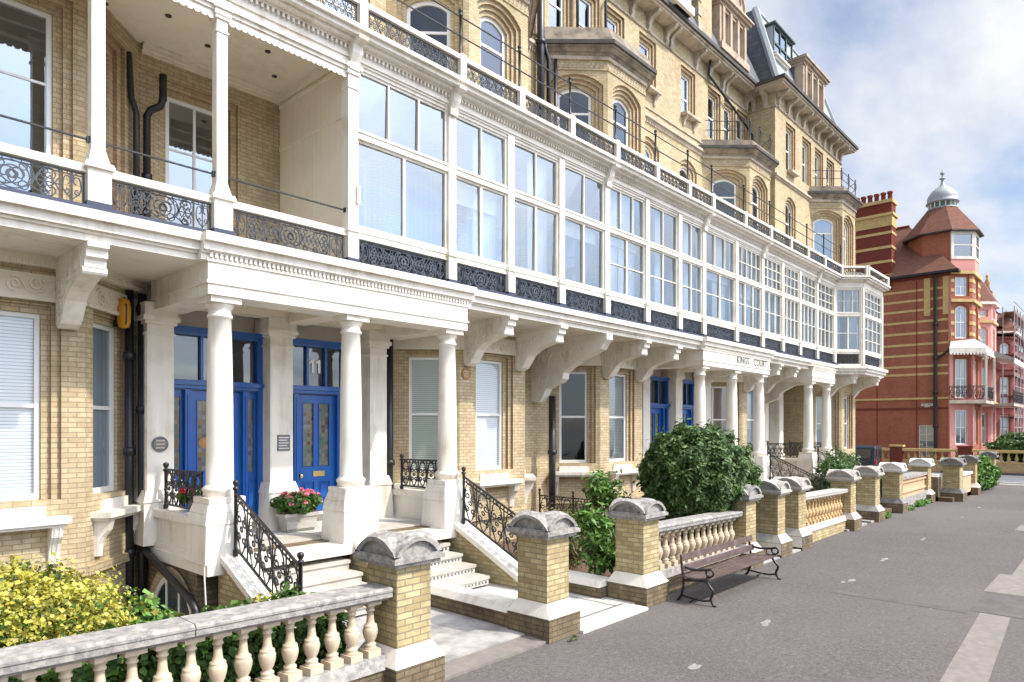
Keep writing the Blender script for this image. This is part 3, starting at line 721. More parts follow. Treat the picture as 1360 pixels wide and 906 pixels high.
# ---- balcony slab and its mouldings
def edge(mb, pts, y_out, mat=WHITE):
    pass
b = MB()
segs = [(-4, 4.2, 0), (4.2, 9.65, .14), (9.65, 19.7, 0), (19.7, 25.15, .14), (25.15, 33.3, 0)]
for xa, xb, pr in segs:
    for za, zb, q in ((5.464, 5.56, .16), (5.56, 5.6, .2), (5.6, 5.72, .26), (5.72, 5.845, .34)):
        b.box(xa, xb, YB+.02-q-pr, YW-.02, za, zb, WHITE)
b.build('balcony_floor', T)
b = MB()
for xa, xb in ((-4, 33.28),): b.box(xa, xb, YB-.19, YB+.15, 5.846, 5.93, NAVY)
b.build('lead_flashing', T)
POSTS = [-2.6, -.8, 1.05, 2.93, 4.6, 6.93, 9.3, 11.07, 12.88, 14.8, 16.8, 18.67, 20.24, 22.66, 24.9, 26.87, 28.75, 30.8, 33.1]
OPEN = 6.93
for x in POSTS:
    p = MB()
    if x < OPEN-.1:
        p.box(x-.155, x+.155, YB-.155, YB+.155, 5.932, 6.0, NAVY); p.box(x-.14, x+.14, YB-.14, YB+.14, 6.0, 6.45, WHITE); p.box(x-.18, x+.18, YB-.18, YB+.18, 6.45, 6.5, WHITE); p.box(x-.165, x+.165, YB-.165, YB+.165, 6.5, 6.53, WHITE)
        p.taper(x, YB, 6.53, 6.72, .13, .13, .085, .085, WHITE); p.box(x-.082, x+.082, YB-.082, YB+.082, 6.72, 9.22, WHITE)
        p.box(x-.1, x+.1, YB-.1, YB+.1, 9.0, 9.03, WHITE)
        for za, zb, r in ((9.2, 9.25, .11), (9.25, 9.34, .125), (9.34, 9.4, .155), (9.4, 9.48, .13)): p.box(x-r, x+r, YB-r, YB+r, za, zb, WHITE)
    else:
        p.box(x-.12, x+.12, YB-.13, YB+.14, 5.932, 6.0, NAVY); p.box(x-.11, x+.11, YB-.12, YB+.13, 6.0, 6.47, WHITE); p.box(x-.13, x+.13, YB-.15, YB+.13, 6.47, 6.56, WHITE)
        p.box(x-.1, x+.1, YB-.105, YB+.12, 6.56, 9.48, WHITE)
        if x < 7: 
            for za, zb, r in ((9.0, 9.03, .02), (9.25, 9.34, .03), (9.34, 9.42, .06)): p.box(x-.1-r, x+.1+r, YB-.105-r, YB+.1, za, zb, WHITE)
    p.build('veranda_post', T)
# ironwork panels: one mesh per width, the glazed bays backed by dark boards
cacheP = {}
DBACK = simple('dark_backing_board', (.02, .024, .03), .6, .2, 3)
for xa, xb in zip(POSTS, POSTS[1:]):
    op = xb <= OPEN+.1
    L = round(xb-xa-(.30 if op else .24), 2)
    cx = (xa+xb)/2
    mb = MB(); mb.box(xa+.1, xb-.1, YB-.06, YB+.06, 6.41, 6.5, WHITE); mb.box(xa+.1, xb-.1, YB-.08, YB+.08, 6.385, 6.41, WHITE)
    rl = mb.build('balcony_rail', T)
    key = (round(L*4), op)
    if key not in cacheP:
        pm = MB(); ironpanel(pm, lambda u, z: (u-L/2, 0, z), L, .41, IRONG if op else IRONB, .0095)
        if not op: pm.box(-L/2, L/2, .05, .07, .0, .395, DBACK)
        o = pm.build('iron_panel', rl, origin=(0, 0, 0)); cacheP[key] = (o, L)
        WL[o] = Vector((cx, YB-.02, 5.955)); o.location = WL[o]-WL[rl]
    else:
        o, L0 = cacheP[key]; dup(o, (cx, YB-.02, 5.955), rl, (L/L0, 1, 1))
    if op:
        h = MB(); h.tube([(xa+.08, YB, 6.85), (xb-.08, YB, 6.85)], .016, IRON, 6); h.box(xa+.08, xa+.12, YB-.03, YB+.03, 6.81, 6.89, IRON); h.box(xb-.12, xb-.08, YB-.03, YB+.03, 6.81, 6.89, IRON); h.build('hand_rail', T)
# veranda roof, fascia and cornice
b = MB()
b.box(-4, 33.3, YB-.1, YB+.2, 9.48, 9.719, WHITE); b.box(-4, 33.3, YB-.13, YB-.1, 9.52, 9.58, WHITE)
for za, zb, q in ((9.72, 9.76, .16), (9.76, 9.82, .26), (9.82, 9.9, .38), (9.9, 9.975, .45)): b.box(-4, 33.3, YB-q, YB+.2, za, zb, WHITE)
b.box(-4, 33.3, YB+.201, YW-.02, 9.66, 9.97, CREAM)
for k in range(int(37/.09)): b.box(-3.9+k*.09, -3.86+k*.09, YB-.155, YB-.1, 9.65, 9.715, WHITE)
b.build('veranda_roof', T)
b = MB()   # cove between wall and ceiling of the open balcony
for q in ((.03, 9.5), (.08, 9.56), (.15, 9.62)): b.box(4.3, 6.9, YW-q[0], YW-.001, q[1], 9.66, CREAM)
b.build('ceiling_cove', T)
b = MB()   # scalloped valance and beam over the open balcony
for xa, xb in zip(POSTS, POSTS[1:]):
    if xb > OPEN+.1: break
    b.box(xa+.1, xb-.1, YB-.1, YB+.1, 9.3, 9.48, WHITE); b.box(xa+.1, xb-.1, YB-.14, YB-.1, 9.36, 9.42, WHITE)
    n = int((xb-xa-.2)/.1)
    w = (xb-xa-.22)/n
    for k in range(n):
        c = xa+.11+(k+.5)*w
        P = [(c-w/2, 9.3), (c-w/2, 9.21)]+[(c-w/2*math.cos(t), 9.21-.045*math.sin(t)) for t in (.6, 1.2, 1.9, 2.5)]+[(c+w/2, 9.21), (c+w/2, 9.3)]
        b.prism([(x, YB-.07, z) for x, z in P], [(x, YB-.05, z) for x, z in P], WHITE)
b.build('scalloped_valance', T)
for x in (6.93, 9.3, 14.8, 20.24, 24.9, 30.8):
    k = MB(); pr = [(0, 9.32), (.06, 9.32), (.07, 9.45), (.14, 9.58), (.17, 9.72), (.32, 9.76), (.34, 9.82), (0, 9.82)]
    k.prism([(x-.1, YB-.1-w, z) for w, z in pr], [(x+.1, YB-.1-w, z) for w, z in pr], WHITE); k.build('cornice_bracket', T)
for x, y in ((3.5, 11.9), (4.3, 11.5), (5.1, 11.9), (5.9, 11.3), (6.4, 12.0), (3.3, 10.9), (6.3, 10.9)):
    k = MB(); k.lathe([(.05, 9.645), (.05, 9.662)], x, y, 10, DARK); k.build('downlight', T)
# white partition closing the open balcony
b = MB(); b.box(6.88, 6.98, YB+.12, YW-.02, 5.86, 9.66, CREAM)
for za, zb, pr in ((8.55, 8.62, .025), (9.4, 9.47, .03), (9.5, 9.66, .08)): b.box(6.88-pr, 6.88, YB+.15, YW-.03, za, zb, CREAM)
b.box(6.87, 6.88, 11.4, 11.42, 5.9, 8.5, STONEW)
b.build('partition', T)
# glazed bays
GL = [(3, 1, 2, 1, .12), (2, 1, 2, 1, .1), (2, 1, 2, 1, .1), (2, 1, 2, 1, .1), (3, 1, 2, 2, .1), (2, 1, 2, 2, .1), (2, 1, 2, 2, .1), (3, 1, 2, 2, .1), (5, 2, 3, 2, .1), (4, 3, 3, 2, .1), (4, 3, 4, 2, .1), (4, 3, 4, 2, .1), (4, 3, 4, 2, .1)]
def glazing(fr, cfg, parent, blindseed):
    uc, ur, lc, lr, e = cfg; L = fr.L
    mb = MB(); W = WHITE
    mb.fbox(fr, 0, L, -.06, .08, 6.501, 6.58, W); mb.fbox(fr, 0, L, -.06, .09, 8.17, 8.31, W); mb.fbox(fr, 0, L, -.06, .07, 9.42, 9.482, W)
    mb.fbox(fr, 0, L, -.06, .11, 8.28, 8.31, W)
    def grid(z0, z1, c, r, bw, slide=False):
        mb.fbox(fr, 0, .05, -.05, .05, z0, z1, W); mb.fbox(fr, L-.05, L, -.05, .05, z0, z1, W)
        mb.fbox(fr, .05, L-.05, -.05, .04, z0, z0+.05, W); mb.fbox(fr, .05, L-.05, -.05, .04, z1-.045, z1, W)
        for k in range(1, c):
            u = L*k/c; mb.fbox(fr, u-bw, u+bw, -.045, .045, z0+.05, z1-.045, W)
        for k in range(1, r):
            z = z0+(z1-z0)*k/r; mb.fbox(fr, .05, L-.05, -.04, .035, z-.014, z+.014, W)
    grid(6.581, 8.169, lc, lr, .028); grid(8.311, 9.419, uc, ur, .016)
    f = mb.build('veranda_window', parent)
    rt = random.Random(blindseed*7+1)
    for z0, z1, nc in ((6.6, 8.16, lc), (8.33, 9.41, min(uc, 3))):
        g = MB()
        for k in range(nc):
            a, bb = .03+(L-.06)*k/nc, .03+(L-.06)*(k+1)/nc; q = [rt.uniform(-.011, .011) for _ in range(4)]
            g.face([fr.p(a, q[0], z0), fr.p(bb, q[1], z0), fr.p(bb, q[2], z1), fr.p(a, q[3], z1)], GLASSV)
        g.build('pane', f)
    rnd = random.Random(blindseed)
    if rnd.random() < .4:
        d = rnd.uniform(.15, .5); c = MB(); c.fbox(fr, .06, L-.06, -.2, -.185, 8.15-d, 8.16, WOODW); c.build('roller_blind', f)
    for k in range(lc):
        a, bb = L*k/lc+.04, L*(k+1)/lc-.04
        r = rnd.random()
        if blindseed < 4 and r > .35: continue
        c = MB(); c.fbox(fr, a, bb if r < .5 else a+(bb-a)*.6, -.28, -.26, 6.6, 9.42, CURT); c.build('curtain', f)
for i, (xa, xb) in enumerate(list(zip(POSTS, POSTS[1:]))[5:]):
    glazing(Fr((xa+.1, YB), (xb-.1, YB)), GL[i], T, i)
# small alarm handle on the first glazed post
# projecting end bay of the veranda
PB = [(33.2, 10.3), (34.15, 9.35), (37.25, 9.35), (38.2, 10.3)]
for i, (p, q) in enumerate(zip(PB, PB[1:])):
    fr = Fr(p, q); mb = MB()
    L = fr.L
    for u in (0, L):
        mb.fbox(fr, u-.1, u+.1, -.12, .1, 5.85, 9.5, WHITE)
    mb.fbox(fr, -.05, L+.05, -.12, .1, 9.482, 9.72, WHITE); mb.fbox(fr, -.03, L+.03, -.1, .06, 6.42, 6.5, WHITE); mb.fbox(fr, -.05, L+.05, -.12, .1, 5.846, 5.94, WHITE)
    for za, zb, qq in ((9.721, 9.76, .16), (9.76, 9.82, .26), (9.82, 9.9, .38), (9.9, 9.977, .45)): mb.fbox(fr, -qq*.42, L+qq*.42, -.2, qq-.02, za, zb, WHITE)
    mb.fbox(fr, -.1, L+.1, .2, .34, 10.34, 10.43, WHITE)
    for u in (0, L): mb.fbox(fr, u-.08+(-.1 if u == 0 else .1), u+.08+(-.1 if u == 0 else .1), .18, .36, 9.976, 10.45, WHITE)
    for za, zb, qq in ((5.464, 5.56, .16), (5.56, 5.6, .2), (5.6, 5.72, .26), (5.72, 5.847, .34)): mb.fbox(fr, -qq*.42, L+qq*.42, -.5, qq-.02, za, zb, WHITE)
    vb = mb.build('projecting_veranda_bay', T)
    inner = Fr(fr.p(.1, 0, 0)[:2], fr.p(L-.1, 0, 0)[:2])
    glazing(inner, [(3, 2, 2, 2, .1), (5, 3, 4, 3, .1), (3, 2, 2, 2, .1)][i], T, 40+i)
    pm = MB(); ironpanel(pm, lambda u, z: fr.p(u+.12, 0, z+5.97), L-.24, .42, IRONB, .009, modules=2 if i != 1 else 5)
    pm.build('iron_panel', vb)
    if i == 1: pm = MB(); pm.fbox(fr, .1, L-.1, -.09, -.07, 5.95, 6.42, DBACK); pm.build('backing_board', vb)
    pm = MB()
    ironpanel(pm, lambda u, z: fr.p(u+.0, .27, z+10.0), L, .32, IRONG, .009, modules=4)
    pm.build('iron_panel', vb)
b = MB()
b.prism([(x, y, 5.47) for x, y in PB]+[(38.2, 12.6, 5.47), (33.2, 12.6, 5.47)], [(x, y, 5.84) for x, y in PB]+[(38.2, 12.6, 5.84), (33.2, 12.6, 5.84)], WHITE)
b.prism([(x, y, 9.7) for x, y in PB]+[(38.2, 12.6, 9.7), (33.2, 12.6, 9.7)], [(x, y, 10.2) for x, y in PB]+[(38.2, 12.6, 9.96), (33.2, 12.6, 9.96)], WHITE)
b.box(38.1, 38.2, 10.3, 11.6, 5.8, 10, WHITE)
b.build('veranda_roof', T)
for (x, y) in ((34.1, 10.9), (36.6, 10.6)):
    f = Fr((x-1, y), (x+1, y)); bracket(f, 1, [(w*.95, z) for w, z in BRPROF], .15, T)
# ---- railing of the terrace on the veranda roof
TP = [6.93, 9.3, 11.07, 12.88, 14.8, 16.8, 18.67, 20.24, 22.66, 24.9, 26.87, 28.75, 30.8, 33.1]
TP = [-4+.0, -2, 0, 2, 4.6]+TP
cacheQ = {}
for i, (xa, xb) in enumerate(zip(TP, TP[1:])):
    mb = MB(); YP = YB-.36; mb.box(xa+.08, xb-.08, YP-.06, YP+.06, 10.34, 10.43, WHITE)
    mb.box(xb-.08, xb+.08, YP-.08, YP+.08, 9.976, 10.45, WHITE); mb.box(xa+.08, xb-.08, YP-.04, YP+.04, 9.976, 10.0, GUT)
    rl = mb.build('terrace_parapet', T)
    L = xb-xa-.2; key = round(L*4); cx = (xa+xb)/2
    if key not in cacheQ:
        pm = MB(); ironpanel(pm, lambda u, z: (u-L/2, 0, z), L, .31, IRONG, .0085, modules=int(L/.22))
        o = pm.build('iron_panel', rl, origin=(0, 0, 0)); WL[o] = Vector((cx, YP, 10.01)); o.location = WL[o]-WL[rl]; cacheQ[key] = (o, L)
    else:
        o, L0 = cacheQ[key]; dup(o, (cx, YP, 10.01), rl, (L/L0, 1, 1))
    s = MB(); finial(s, xb, YP+.02, 10.44, 11.4, IRON, .026)
    for z in (10.85, 11.24): s.tube([(xa, YP+.02, z), (xb, YP+.02, z)], .016, IRON, 6)
    s.build('terrace_railing', T)

# ================================================================== upper floors
YU = 11.35
UB = [2.0, 11.9, 17.5, 27.4]
def bay_prism(mb, c, yf, hw, yw, pr, z0, z1, mat, pr1=None):
    ret = yw-yf
    def ol(p, z): return [(c-hw-ret-p*1.0, yw, z), (c-hw-p*.414, yf-p, z), (c+hw+p*.414, yf-p, z), (c+hw+ret+p*1.0, yw, z)]
    mb.prism(ol(pr, z0), ol(pr if pr1 is None else pr1, z1), mat)
def upper_bay(c, yf, hw, yw, z0, ztop, parent, backs, rail=False, dz=0):
    for fi, fr in enumerate(bay_frames(c, yw, yf, hw, yw-yf)):
        m = MB(); cw = .47 if fi == 1 else .52
        o = dict(a=fr.L/2-cw, b=fr.L/2+cw, zb=10.55+dz*.5, zt=13.02+dz, rise=.2)
        wall(m, fr, z0, 13.8+dz, [o], BRKU, steps=((.3, 0), (.2, -.07), (.1, -.14), (0, -.2)), reveal=-.34)
        m.fbox(fr, 0, fr.L, 0, .03, 13.42+dz, 13.46+dz, BRKU); m.fbox(fr, -.02, fr.L+.02, 0, .06, 13.72+dz, 13.82+dz, STONEC)
        k = int(fr.L/.14)     # raised diaper course under the cornice
        for i in range(k):
            u = (i+.5)*fr.L/k; m.prism([fr.p(u-.06, .022, 13.5+dz), fr.p(u-.03, .022, 13.5+dz), fr.p(u+.06, .022, 13.66+dz), fr.p(u+.03, .022, 13.66+dz)], [fr.p(u-.06, .0, 13.5+dz), fr.p(u-.03, .0, 13.5+dz), fr.p(u+.06, .0, 13.66+dz), fr.p(u+.03, .0, 13.66+dz)], STONEC)
        m.build('bay_wall', parent)
        window(fr, o, parent, w=-.27, rail=12.28+dz, cols=1, back=backs, half=False, glass=GLASSD if backs is None else GLASS, fw=.09)
    m = MB()
    for za, zb, p, q in ((13.82, 13.9, .08, .12), (13.901, 14.0, .16, .24), (14.001, 14.06, .28, .28)): bay_prism(m, c, yf, hw, yw-.01, p, za+dz, zb+dz, CORN, q)
    bay_prism(m, c, yf, hw, yw-.01, .34, 14.06+dz, 14.17+dz, GUT)
    if rail: bay_prism(m, c, yf, hw, yw-.01, .12, 14.17+dz, 14.45+dz, CORN)
    else: bay_prism(m, c, yf, hw, yw-.01, .26, 14.17+dz, 14.66+dz, CORN, .05)
    m.build('bay_cornice', parent)
    if rail:
        m = MB(); pts = [(c-hw-(yw-yf)+.05, yw-.1), (c-hw, yf+.0), (c+hw, yf), (c+hw+(yw-yf)-.05, yw-.1)]
        for z in (14.85, 15.22): m.tube([(x, y, z+dz) for x, y in pts], .016, IRON, 5)
        for (x, y) in pts[1:3]+[((pts[0][0]+pts[1][0])/2, (pts[0][1]+pts[1][1])/2), (c, yf)]:
            finial(m, x, y, 14.45+dz, 15.38+dz, IRON, .02)
            for s in (-1, 1): m.tube([(x+s*.02, y, 14.75+dz), (x+s*.13, y, 14.95+dz), (x+s*.16, y, 15.12+dz), (x+s*.06, y, 15.18+dz)], .012, IRON)
        m.build('roof_railing', parent)
for i, c in enumerate(UB): upper_bay(c, YU, 1.03, YW, 9.9, 14, T, None, rail=(i == 3))
m = MB()
def ups(l, zb, zt, hw=.43, rise=.18): return [dict(a=x-hw+0, b=x+hw, zb=zb, zt=zt, rise=rise) for x in l]
def upwall(x0, x1, wins, z0=9.9, z1=13.9, zb=10.6, zt=13.05):
    mb = MB(); fr = Fr((x0, YW), (x1, YW)); o = [dict(a=x-x0-.42, b=x-x0+.42, zb=zb, zt=zt, rise=.18) for x in wins]
    wall(mb, fr, z0, z1, o, BRKU, steps=((.26, 0), (.13, -.07), (0, -.14))); mb.build('main_wall', T)
    for q in o: window(fr, q, T, w=-.2, rail=12.3)
upwall(-4, -.35, []); upwall(4.35, 9.55, [5.5, 8.4]); upwall(14.25, 15.15, []); upwall(19.85, 25.05, [21.0, 23.85]); upwall(29.75-.02, 29.8, [])
# third floor with its string courses and the eaves
mb = MB(); x0 = -4; fr = Fr((x0, YW), (29.4, YW))
W3 = [.6, 2.0, 3.4, 5.5, 8.4, 10.5, 11.9, 13.3, 15.95, 17.4, 18.85, 20.9, 23.85, 26.05, 27.5, 28.75]
o3 = [dict(a=x-x0-(.36), b=x-x0+.36, zb=14.98 if x in (5.5, 8.4, 20.9, 23.85) else 14.75, zt=16.62) for x in W3]
wall(mb, fr, 13.9, 17.62, o3, BRKU, steps=((.2, 0), (.1, -.07), (0, -.14)))
mb.build('main_wall', T)
for q, x in zip(o3, W3): window(fr, q, T, w=-.2, rail=15.75, cols=1, back=CURT if x in (23.85, 11.9, 27.5) else None)
mb = MB()
for za, zb, pr, mt in ((13.86, 13.93, .05, STONEC), (13.93, 14.02, .12, STONEC), (14.02, 14.06, .07, STONEC), (14.28, 14.33, .04, STONEC), (16.98, 17.05, .05, STONEC)): mb.box(-4, 29.35, YW-pr, YW+.01, za, zb, mt)
for k in range(int(33/.11)): mb.box(-4+k*.11, -3.95+k*.11, YW-.06, YW, 13.76, 13.84, STONEC)
mb.build('string_course', T)
for x in (5.5, 8.4, 20.9, 23.85):
    mb = MB(); f = Fr((x-1, YW), (x+1, YW)); mb.fbox(f, .42, 1.58, 0, .26, 14.88, 14.97, STONEC)
    for u in (.6, 1.4): mb.prism([f.p(u-.06, w, z) for w, z in ((0, 14.5), (.06, 14.52), (.1, 14.7), (.2, 14.8), (.22, 14.88), (0, 14.88))], [f.p(u+.06, w, z) for w, z in ((0, 14.5), (.06, 14.52), (.1, 14.7), (.2, 14.8), (.22, 14.88), (0, 14.88))], STONEC)
    mb.build('window_sill', T)
CP = [(0, 16.98), (.08, 17.0), (.13, 17.14), (.12, 17.26), (.2, 17.42), (.42, 17.5), (.5, 17.56), (.52, 17.64), (0, 17.64)]
cor0 = None
cx = [x for k in range(15) for x in ((-3.2+k*2.3), (-3.2+k*2.3+ (.32 if k % 2 else 1.1)))]
for x in cx:
    if x > 29.0: continue
    if cor0 is None:
        mb = MB(); mb.prism([(x-.085, YW-w, z) for w, z in CP], [(x+.085, YW-w, z) for w, z in CP], STONEC); mb.box(x-.11, x+.11, YW-.2, YW, 17.4, 17.641, STONEC)
        cor0 = mb.build('eaves_corbel', T, origin=(x, YW, 17))
    else: dup(cor0, (x, YW, 17), T)
def eaves(mb, x0, x1, yw, yback, left=False, right=False, dz=0):
    for za, zb, pr, mt in ((17.64, 17.72, .54, STONEC), (17.72, 17.8, .6, STONEC), (17.8, 17.93, .68, GUT)):
        mb.box(x0-(pr if left else 0), x1+(pr if right else 0), yw-pr, yback, za+dz, zb+dz, mt)
mb = MB(); eaves(mb, -4, 29.35, YW, YW+.5); mb.build('eaves_cornice', T)
mb = MB()
mb.face([(-4, 12.05, 17.97), (29.4, 12.05, 17.97), (29.4, 13.3, 20.9), (-4, 13.3, 20.9)], SLATE); mb.face([(-4, 13.3, 20.9), (29.4, 13.3, 20.9), (29.4, 17, 21.4), (-4, 17, 21.4)], LEAD)
mb.box(-4, 29.4, 13.2, 13.4, 20.86, 20.98, LEAD)
mb.build('mansard_roof', T)
# dormers
def dormer(x0, x1, yf, z0, z1, lights, mat, parent, ped=False, cheek=SLATE, depth=1.6):
    mb = MB(); fr = Fr((x0, yf), (x1, yf)); L = x1-x0; n = lights; w = (L-.5)/n
    o = [dict(a=.25+k*w+.13, b=.25+(k+1)*w-.13, zb=z0+.35, zt=z1-.28) for k in range(n)]
    wall(mb, fr, z0, z1, o, mat, steps=((0, 0),), reveal=-.22)
    for k in range(n+1):
        u = .25+k*w; mb.fbox(fr, u-.09, u+.09, 0, .07, z0+.3, z1-.2, mat)
    mb.fbox(fr, -.05, L+.05, 0, .12, z0, z0+.28, mat)
    for x in (x0, x1):
        mb.face([(x, yf, z0), (x, yf, z1), (x, yf+depth, z1), (x, yf+depth, z0)], cheek)
    mb.box(x0-.01, x0+.22, yf-.005, yf+.4, z0, z1-.01, mat)
    for za, zb, pr in ((z1-.16, z1-.04, .06), (z1-.04, z1+.06, .16), (z1+.06, z1+.14, .24)): mb.box(x0-pr, x1+pr, yf-pr, yf+depth, za, zb, mat)
    mb.box(x0-.2, x1+.2, yf-.2, yf+depth, z1+.14, z1+.19, GUT)
    if ped:
        P = [(x0+L*.22, z1+.19)]+[(x0+L/2-L*.28*math.cos(t), z1+.35+L*.25*math.sin(t)) for t in [math.pi*k/12 for k in range(13)]]+[(x1-L*.22, z1+.19)]
        mb.prism([(x, yf-.12, z) for x, z in P], [(x, yf+.5, z) for x, z in P], mat)
        mb.tube([(x, yf-.13, z) for x, z in P], .07, mat, 6)
        mb.tube([(x0+L/2+L*.15*math.cos(t), yf-.13, z1+.45+L*.12*math.sin(t)) for t in [math.pi*k/8 for k in range(9)]], .05, mat, 6)
    d = mb.build('dormer', parent)
    for q in o: window(fr, q, d, w=-.14, rail=(z0+z1)/2)
    return d
dormer(25.3, 27.8, 12.1, 18.0, 19.95, 3, DORM, T, True)
dormer(10.2, 12.7, 12.1, 18.0, 19.95, 3, DORM, T, True)
dormer(21.3, 22.6, 11.92, 17.97, 19.6, 1, WHITE, T, False, LEAD)
mb = MB(); mb.box(23.5, 24.6, 12.1, 13.6, 17.97, 21.6, BRKU); mb.box(23.4, 24.7, 12.0, 13.7, 21.2, 21.4, STONEC)
for k in range(6): mb.box(23.47, 23.75, 12.07, 12.4, 18+k*.55, 18.28+k*.55, STONEC)
mb.build('chimney', T)
# pavilion at the end
PX0, PX1, PYW = 29.35, 38.3, 11.5
mb = MB(); fr = Fr((PX0, PYW), (PX1, PYW))
pw2 = [dict(a=31.15-PX0-.4, b=31.15-PX0+.4, zb=10.6, zt=13.2, rise=.18)]
wall(mb, fr, 9.9, 13.9, pw2, BRKU)
pw3 = [dict(a=x-PX0-.38, b=x-PX0+.38, zb=14.55, zt=16.5) for x in (31.15, 33.2, 34.9, 36.6)]
wall(mb, fr, 13.9, 17.6, pw3, BRKU, steps=((.2, 0), (.1, -.07), (0, -.14)))
f2 = Fr((PX0, 13.4), (PX0, PYW)); wall(mb, f2, 9.9, 17.6, [], BRKU)
f3 = Fr((PX1, PYW), (PX1, 17)); wall(mb, f3, -1.6, 17.6, [], BRKU)
mb.build('pavilion_wall', T)
for q in pw2: window(fr, q, T, w=-.2, rail=12.3)
for q in pw3: window(fr, q, T, w=-.2, rail=15.6)
mb = MB()
for za, zb, pr in ((13.86, 13.93, .05), (13.93, 14.02, .12), (16.95, 17.02, .05)): mb.box(PX0-pr, PX1+pr, PYW-pr, 12.6, za, zb, STONEC)
mb.box(30.7, 31.6, PYW-.25, PYW, 14.44, 14.54, STONEC); mb.build('string_course', T)
c0 = 35.8
fb = bay_frames(c0, PYW, 10.4, 1.08, 1.1)
for fi, f in enumerate(fb):
    mb = MB(); o = dict(a=f.L/2-.42, b=f.L/2+.42, zb=1.95, zt=4.5); wall(mb, f, -1.6, 5.46, [o], BRK); mb.build('bay_wall', T); window(f, o, T, rail=3.2, back=CURT)
upper_bay(c0, 10.4, 1.08, PYW, 9.9, 14, T, CURT, rail=True, dz=.12)
mb = MB(); wall(mb, Fr((33.25, PYW), (33.7, PYW)), -1.6, 9.7, [], BRK); wall(mb, Fr((33.7, PYW), (38.3, PYW)), 5.86, 9.7, [], BRK); wall(mb, Fr((37.9, PYW), (38.3, PYW)), -1.6, 5.8, [], BRK)
wall(mb, Fr((33.25, YW), (33.25, PYW)), -1.6, 9.7, [], BRK); mb.build('pavilion_wall', T)
k = 0
for x in [29.6, 30.7, 31.6, 32.6, 33.6, 34.5, 35.4, 36.3, 37.2, 38.0]: dup(cor0, (x, PYW, 17-.04), T)
for y in (11.9, 12.4): c = dup(cor0, (PX0, y, 17-.04), T, rz=R(-90))
mb = MB(); eaves(mb, PX0, PX1, PYW, 13, True, True, -.04); mb.build('eaves_cornice', T)
mb = MB(); zb, zt = 17.93, 22.0
B = [(29.5, 11.4), (38.2, 11.4), (38.2, 17), (29.5, 17)]; Q = [(30.1, 12.7), (37.4, 12.7), (37.4, 17), (30.1, 17)]
for i, mt in ((0, LEAD), (1, SLATE), (3, SLATE)):
    j = (i+1) % 4; mb.face([(*B[i], zb), (*B[j], zb), (*Q[j], zt), (*Q[i], zt)], mt)
mb.face([(*q, zt) for q in Q], LEAD)
mb.tube([(29.5, 11.4, zb), (30.1, 12.7, zt)], .16, LEAD, 6); mb.tube([(38.2, 11.4, zb), (37.4, 12.7, zt)], .13, LEAD, 6); mb.tube([(30.1, 12.7, zt), (37.4, 12.7, zt)], .1, LEAD, 6)
mb.build('mansard_roof', T)
dormer(32.6, 35.5, 11.45, 18.0, 20.2, 3, DORM, T, False)
dormer(30.35, 31.5, 11.95, 18.2, 19.55, 1, WHITE, T, False, LEAD)
mb = MB(); gx0, gx1, gy0, gy1 = 30.7, 32.9, 12.1, 13.6
for x in (gx0, gx0+.73, gx0+1.46, gx1):
    for y in (gy0, gy1): mb.box(x-.04, x+.04, y-.04, y+.04, 19.6, 21.3, COPPER)
for z in (19.6, 20.5, 21.25): mb.box(gx0, gx1, gy0-.045, gy0+.045, z, z+.08, COPPER); mb.box(gx0-.045, gx0+.045, gy0, gy1, z, z+.08, COPPER)
mb.box(gx0-.15, gx1+.15, gy0-.15, gy1+.1, 21.33, 21.4, COPPER); mb.box(gx0, gx1, gy0, gy1, 18.8, 19.6, SLATE); mb.box(gx0-.06, gx0, gy0, gy1, 19.6, 21.25, LEAD)
gb = mb.build('roof_terrace_room', T)
mb = MB(); mb.face([(gx0, gy0, 19.68), (gx1, gy0, 19.68), (gx1, gy0, 21.25), (gx0, gy0, 21.25)], GLASSV); mb.build('pane', gb)
mb = MB(); mb.box(gx0+.1, gx1-.1, gy1-.3, gy1-.2, 19.65, 21.2, DARK); mb.build('back_wall', gb)
# rear, floors and ends: the rooms behind the windows are dark
mb = MB(); mb.box(-4, 38.3, 17, 17.2, -1.6, 21.3, ROOM); mb.box(-4.2, -4, 11, 17.2, -1.6, 21, BRK)
for z in (.9, 5.5, 9.8, 13.9, 17.4): mb.box(-4, 38.2, 12.75, 17, z, z+.25, ROOM)
for x in (9.5, 14.8, 20, 25.2, 29.6, 4.2): mb.box(x-.1, x+.1, 12.96, 17, -1.6, 17.5, ROOM)
mb.build('inner_wall', T)
# downpipes
def pipe(pts, r, name='downpipe', collars=()):
    mb = MB(); mb.tube(pts, r, IRON, 10, True)
    for x, y, z in collars: mb.lathe([(r*1.1, z-.07), (r*1.4, z-.05), (r*1.4, z+.05), (r*1.1, z+.07)], x, y, 10, IRON)
    return mb.build(name, T)
pipe([(4.02, 12.42, -1.0), (4.02, 12.42, 5.3)], .07, collars=[(4.02, 12.42, z) for z in (.9, 2.6, 4.2)])
pipe([(4.2, 12.36, -1.0), (4.2, 12.36, 5.25)], .07, collars=[(4.2, 12.36, z) for z in (1.0, 3.3, 5)])
pipe([(4.2, 12.36, 4.5), (4.45, 12.3, 4.62), (4.5, 12.3, 4.75), (4.5, 12.3, 5.0)], .035)
pipe([(4.12, 12.4, 5.86), (4.12, 12.4, 8.3), (4.05, 12.42, 8.55), (4.02, 12.45, 9.3)], .052, collars=[(4.12, 12.4, z) for z in (6.9,)])
pipe([(4.32, 12.5, 5.86), (4.32, 12.5, 8.35), (4.36, 12.45, 8.45), (4.5, 12.4, 8.55), (4.54, 12.38, 8.68), (4.54, 12.38, 9.1)], .062, collars=[(4.32, 12.5, z) for z in (7.3,)])
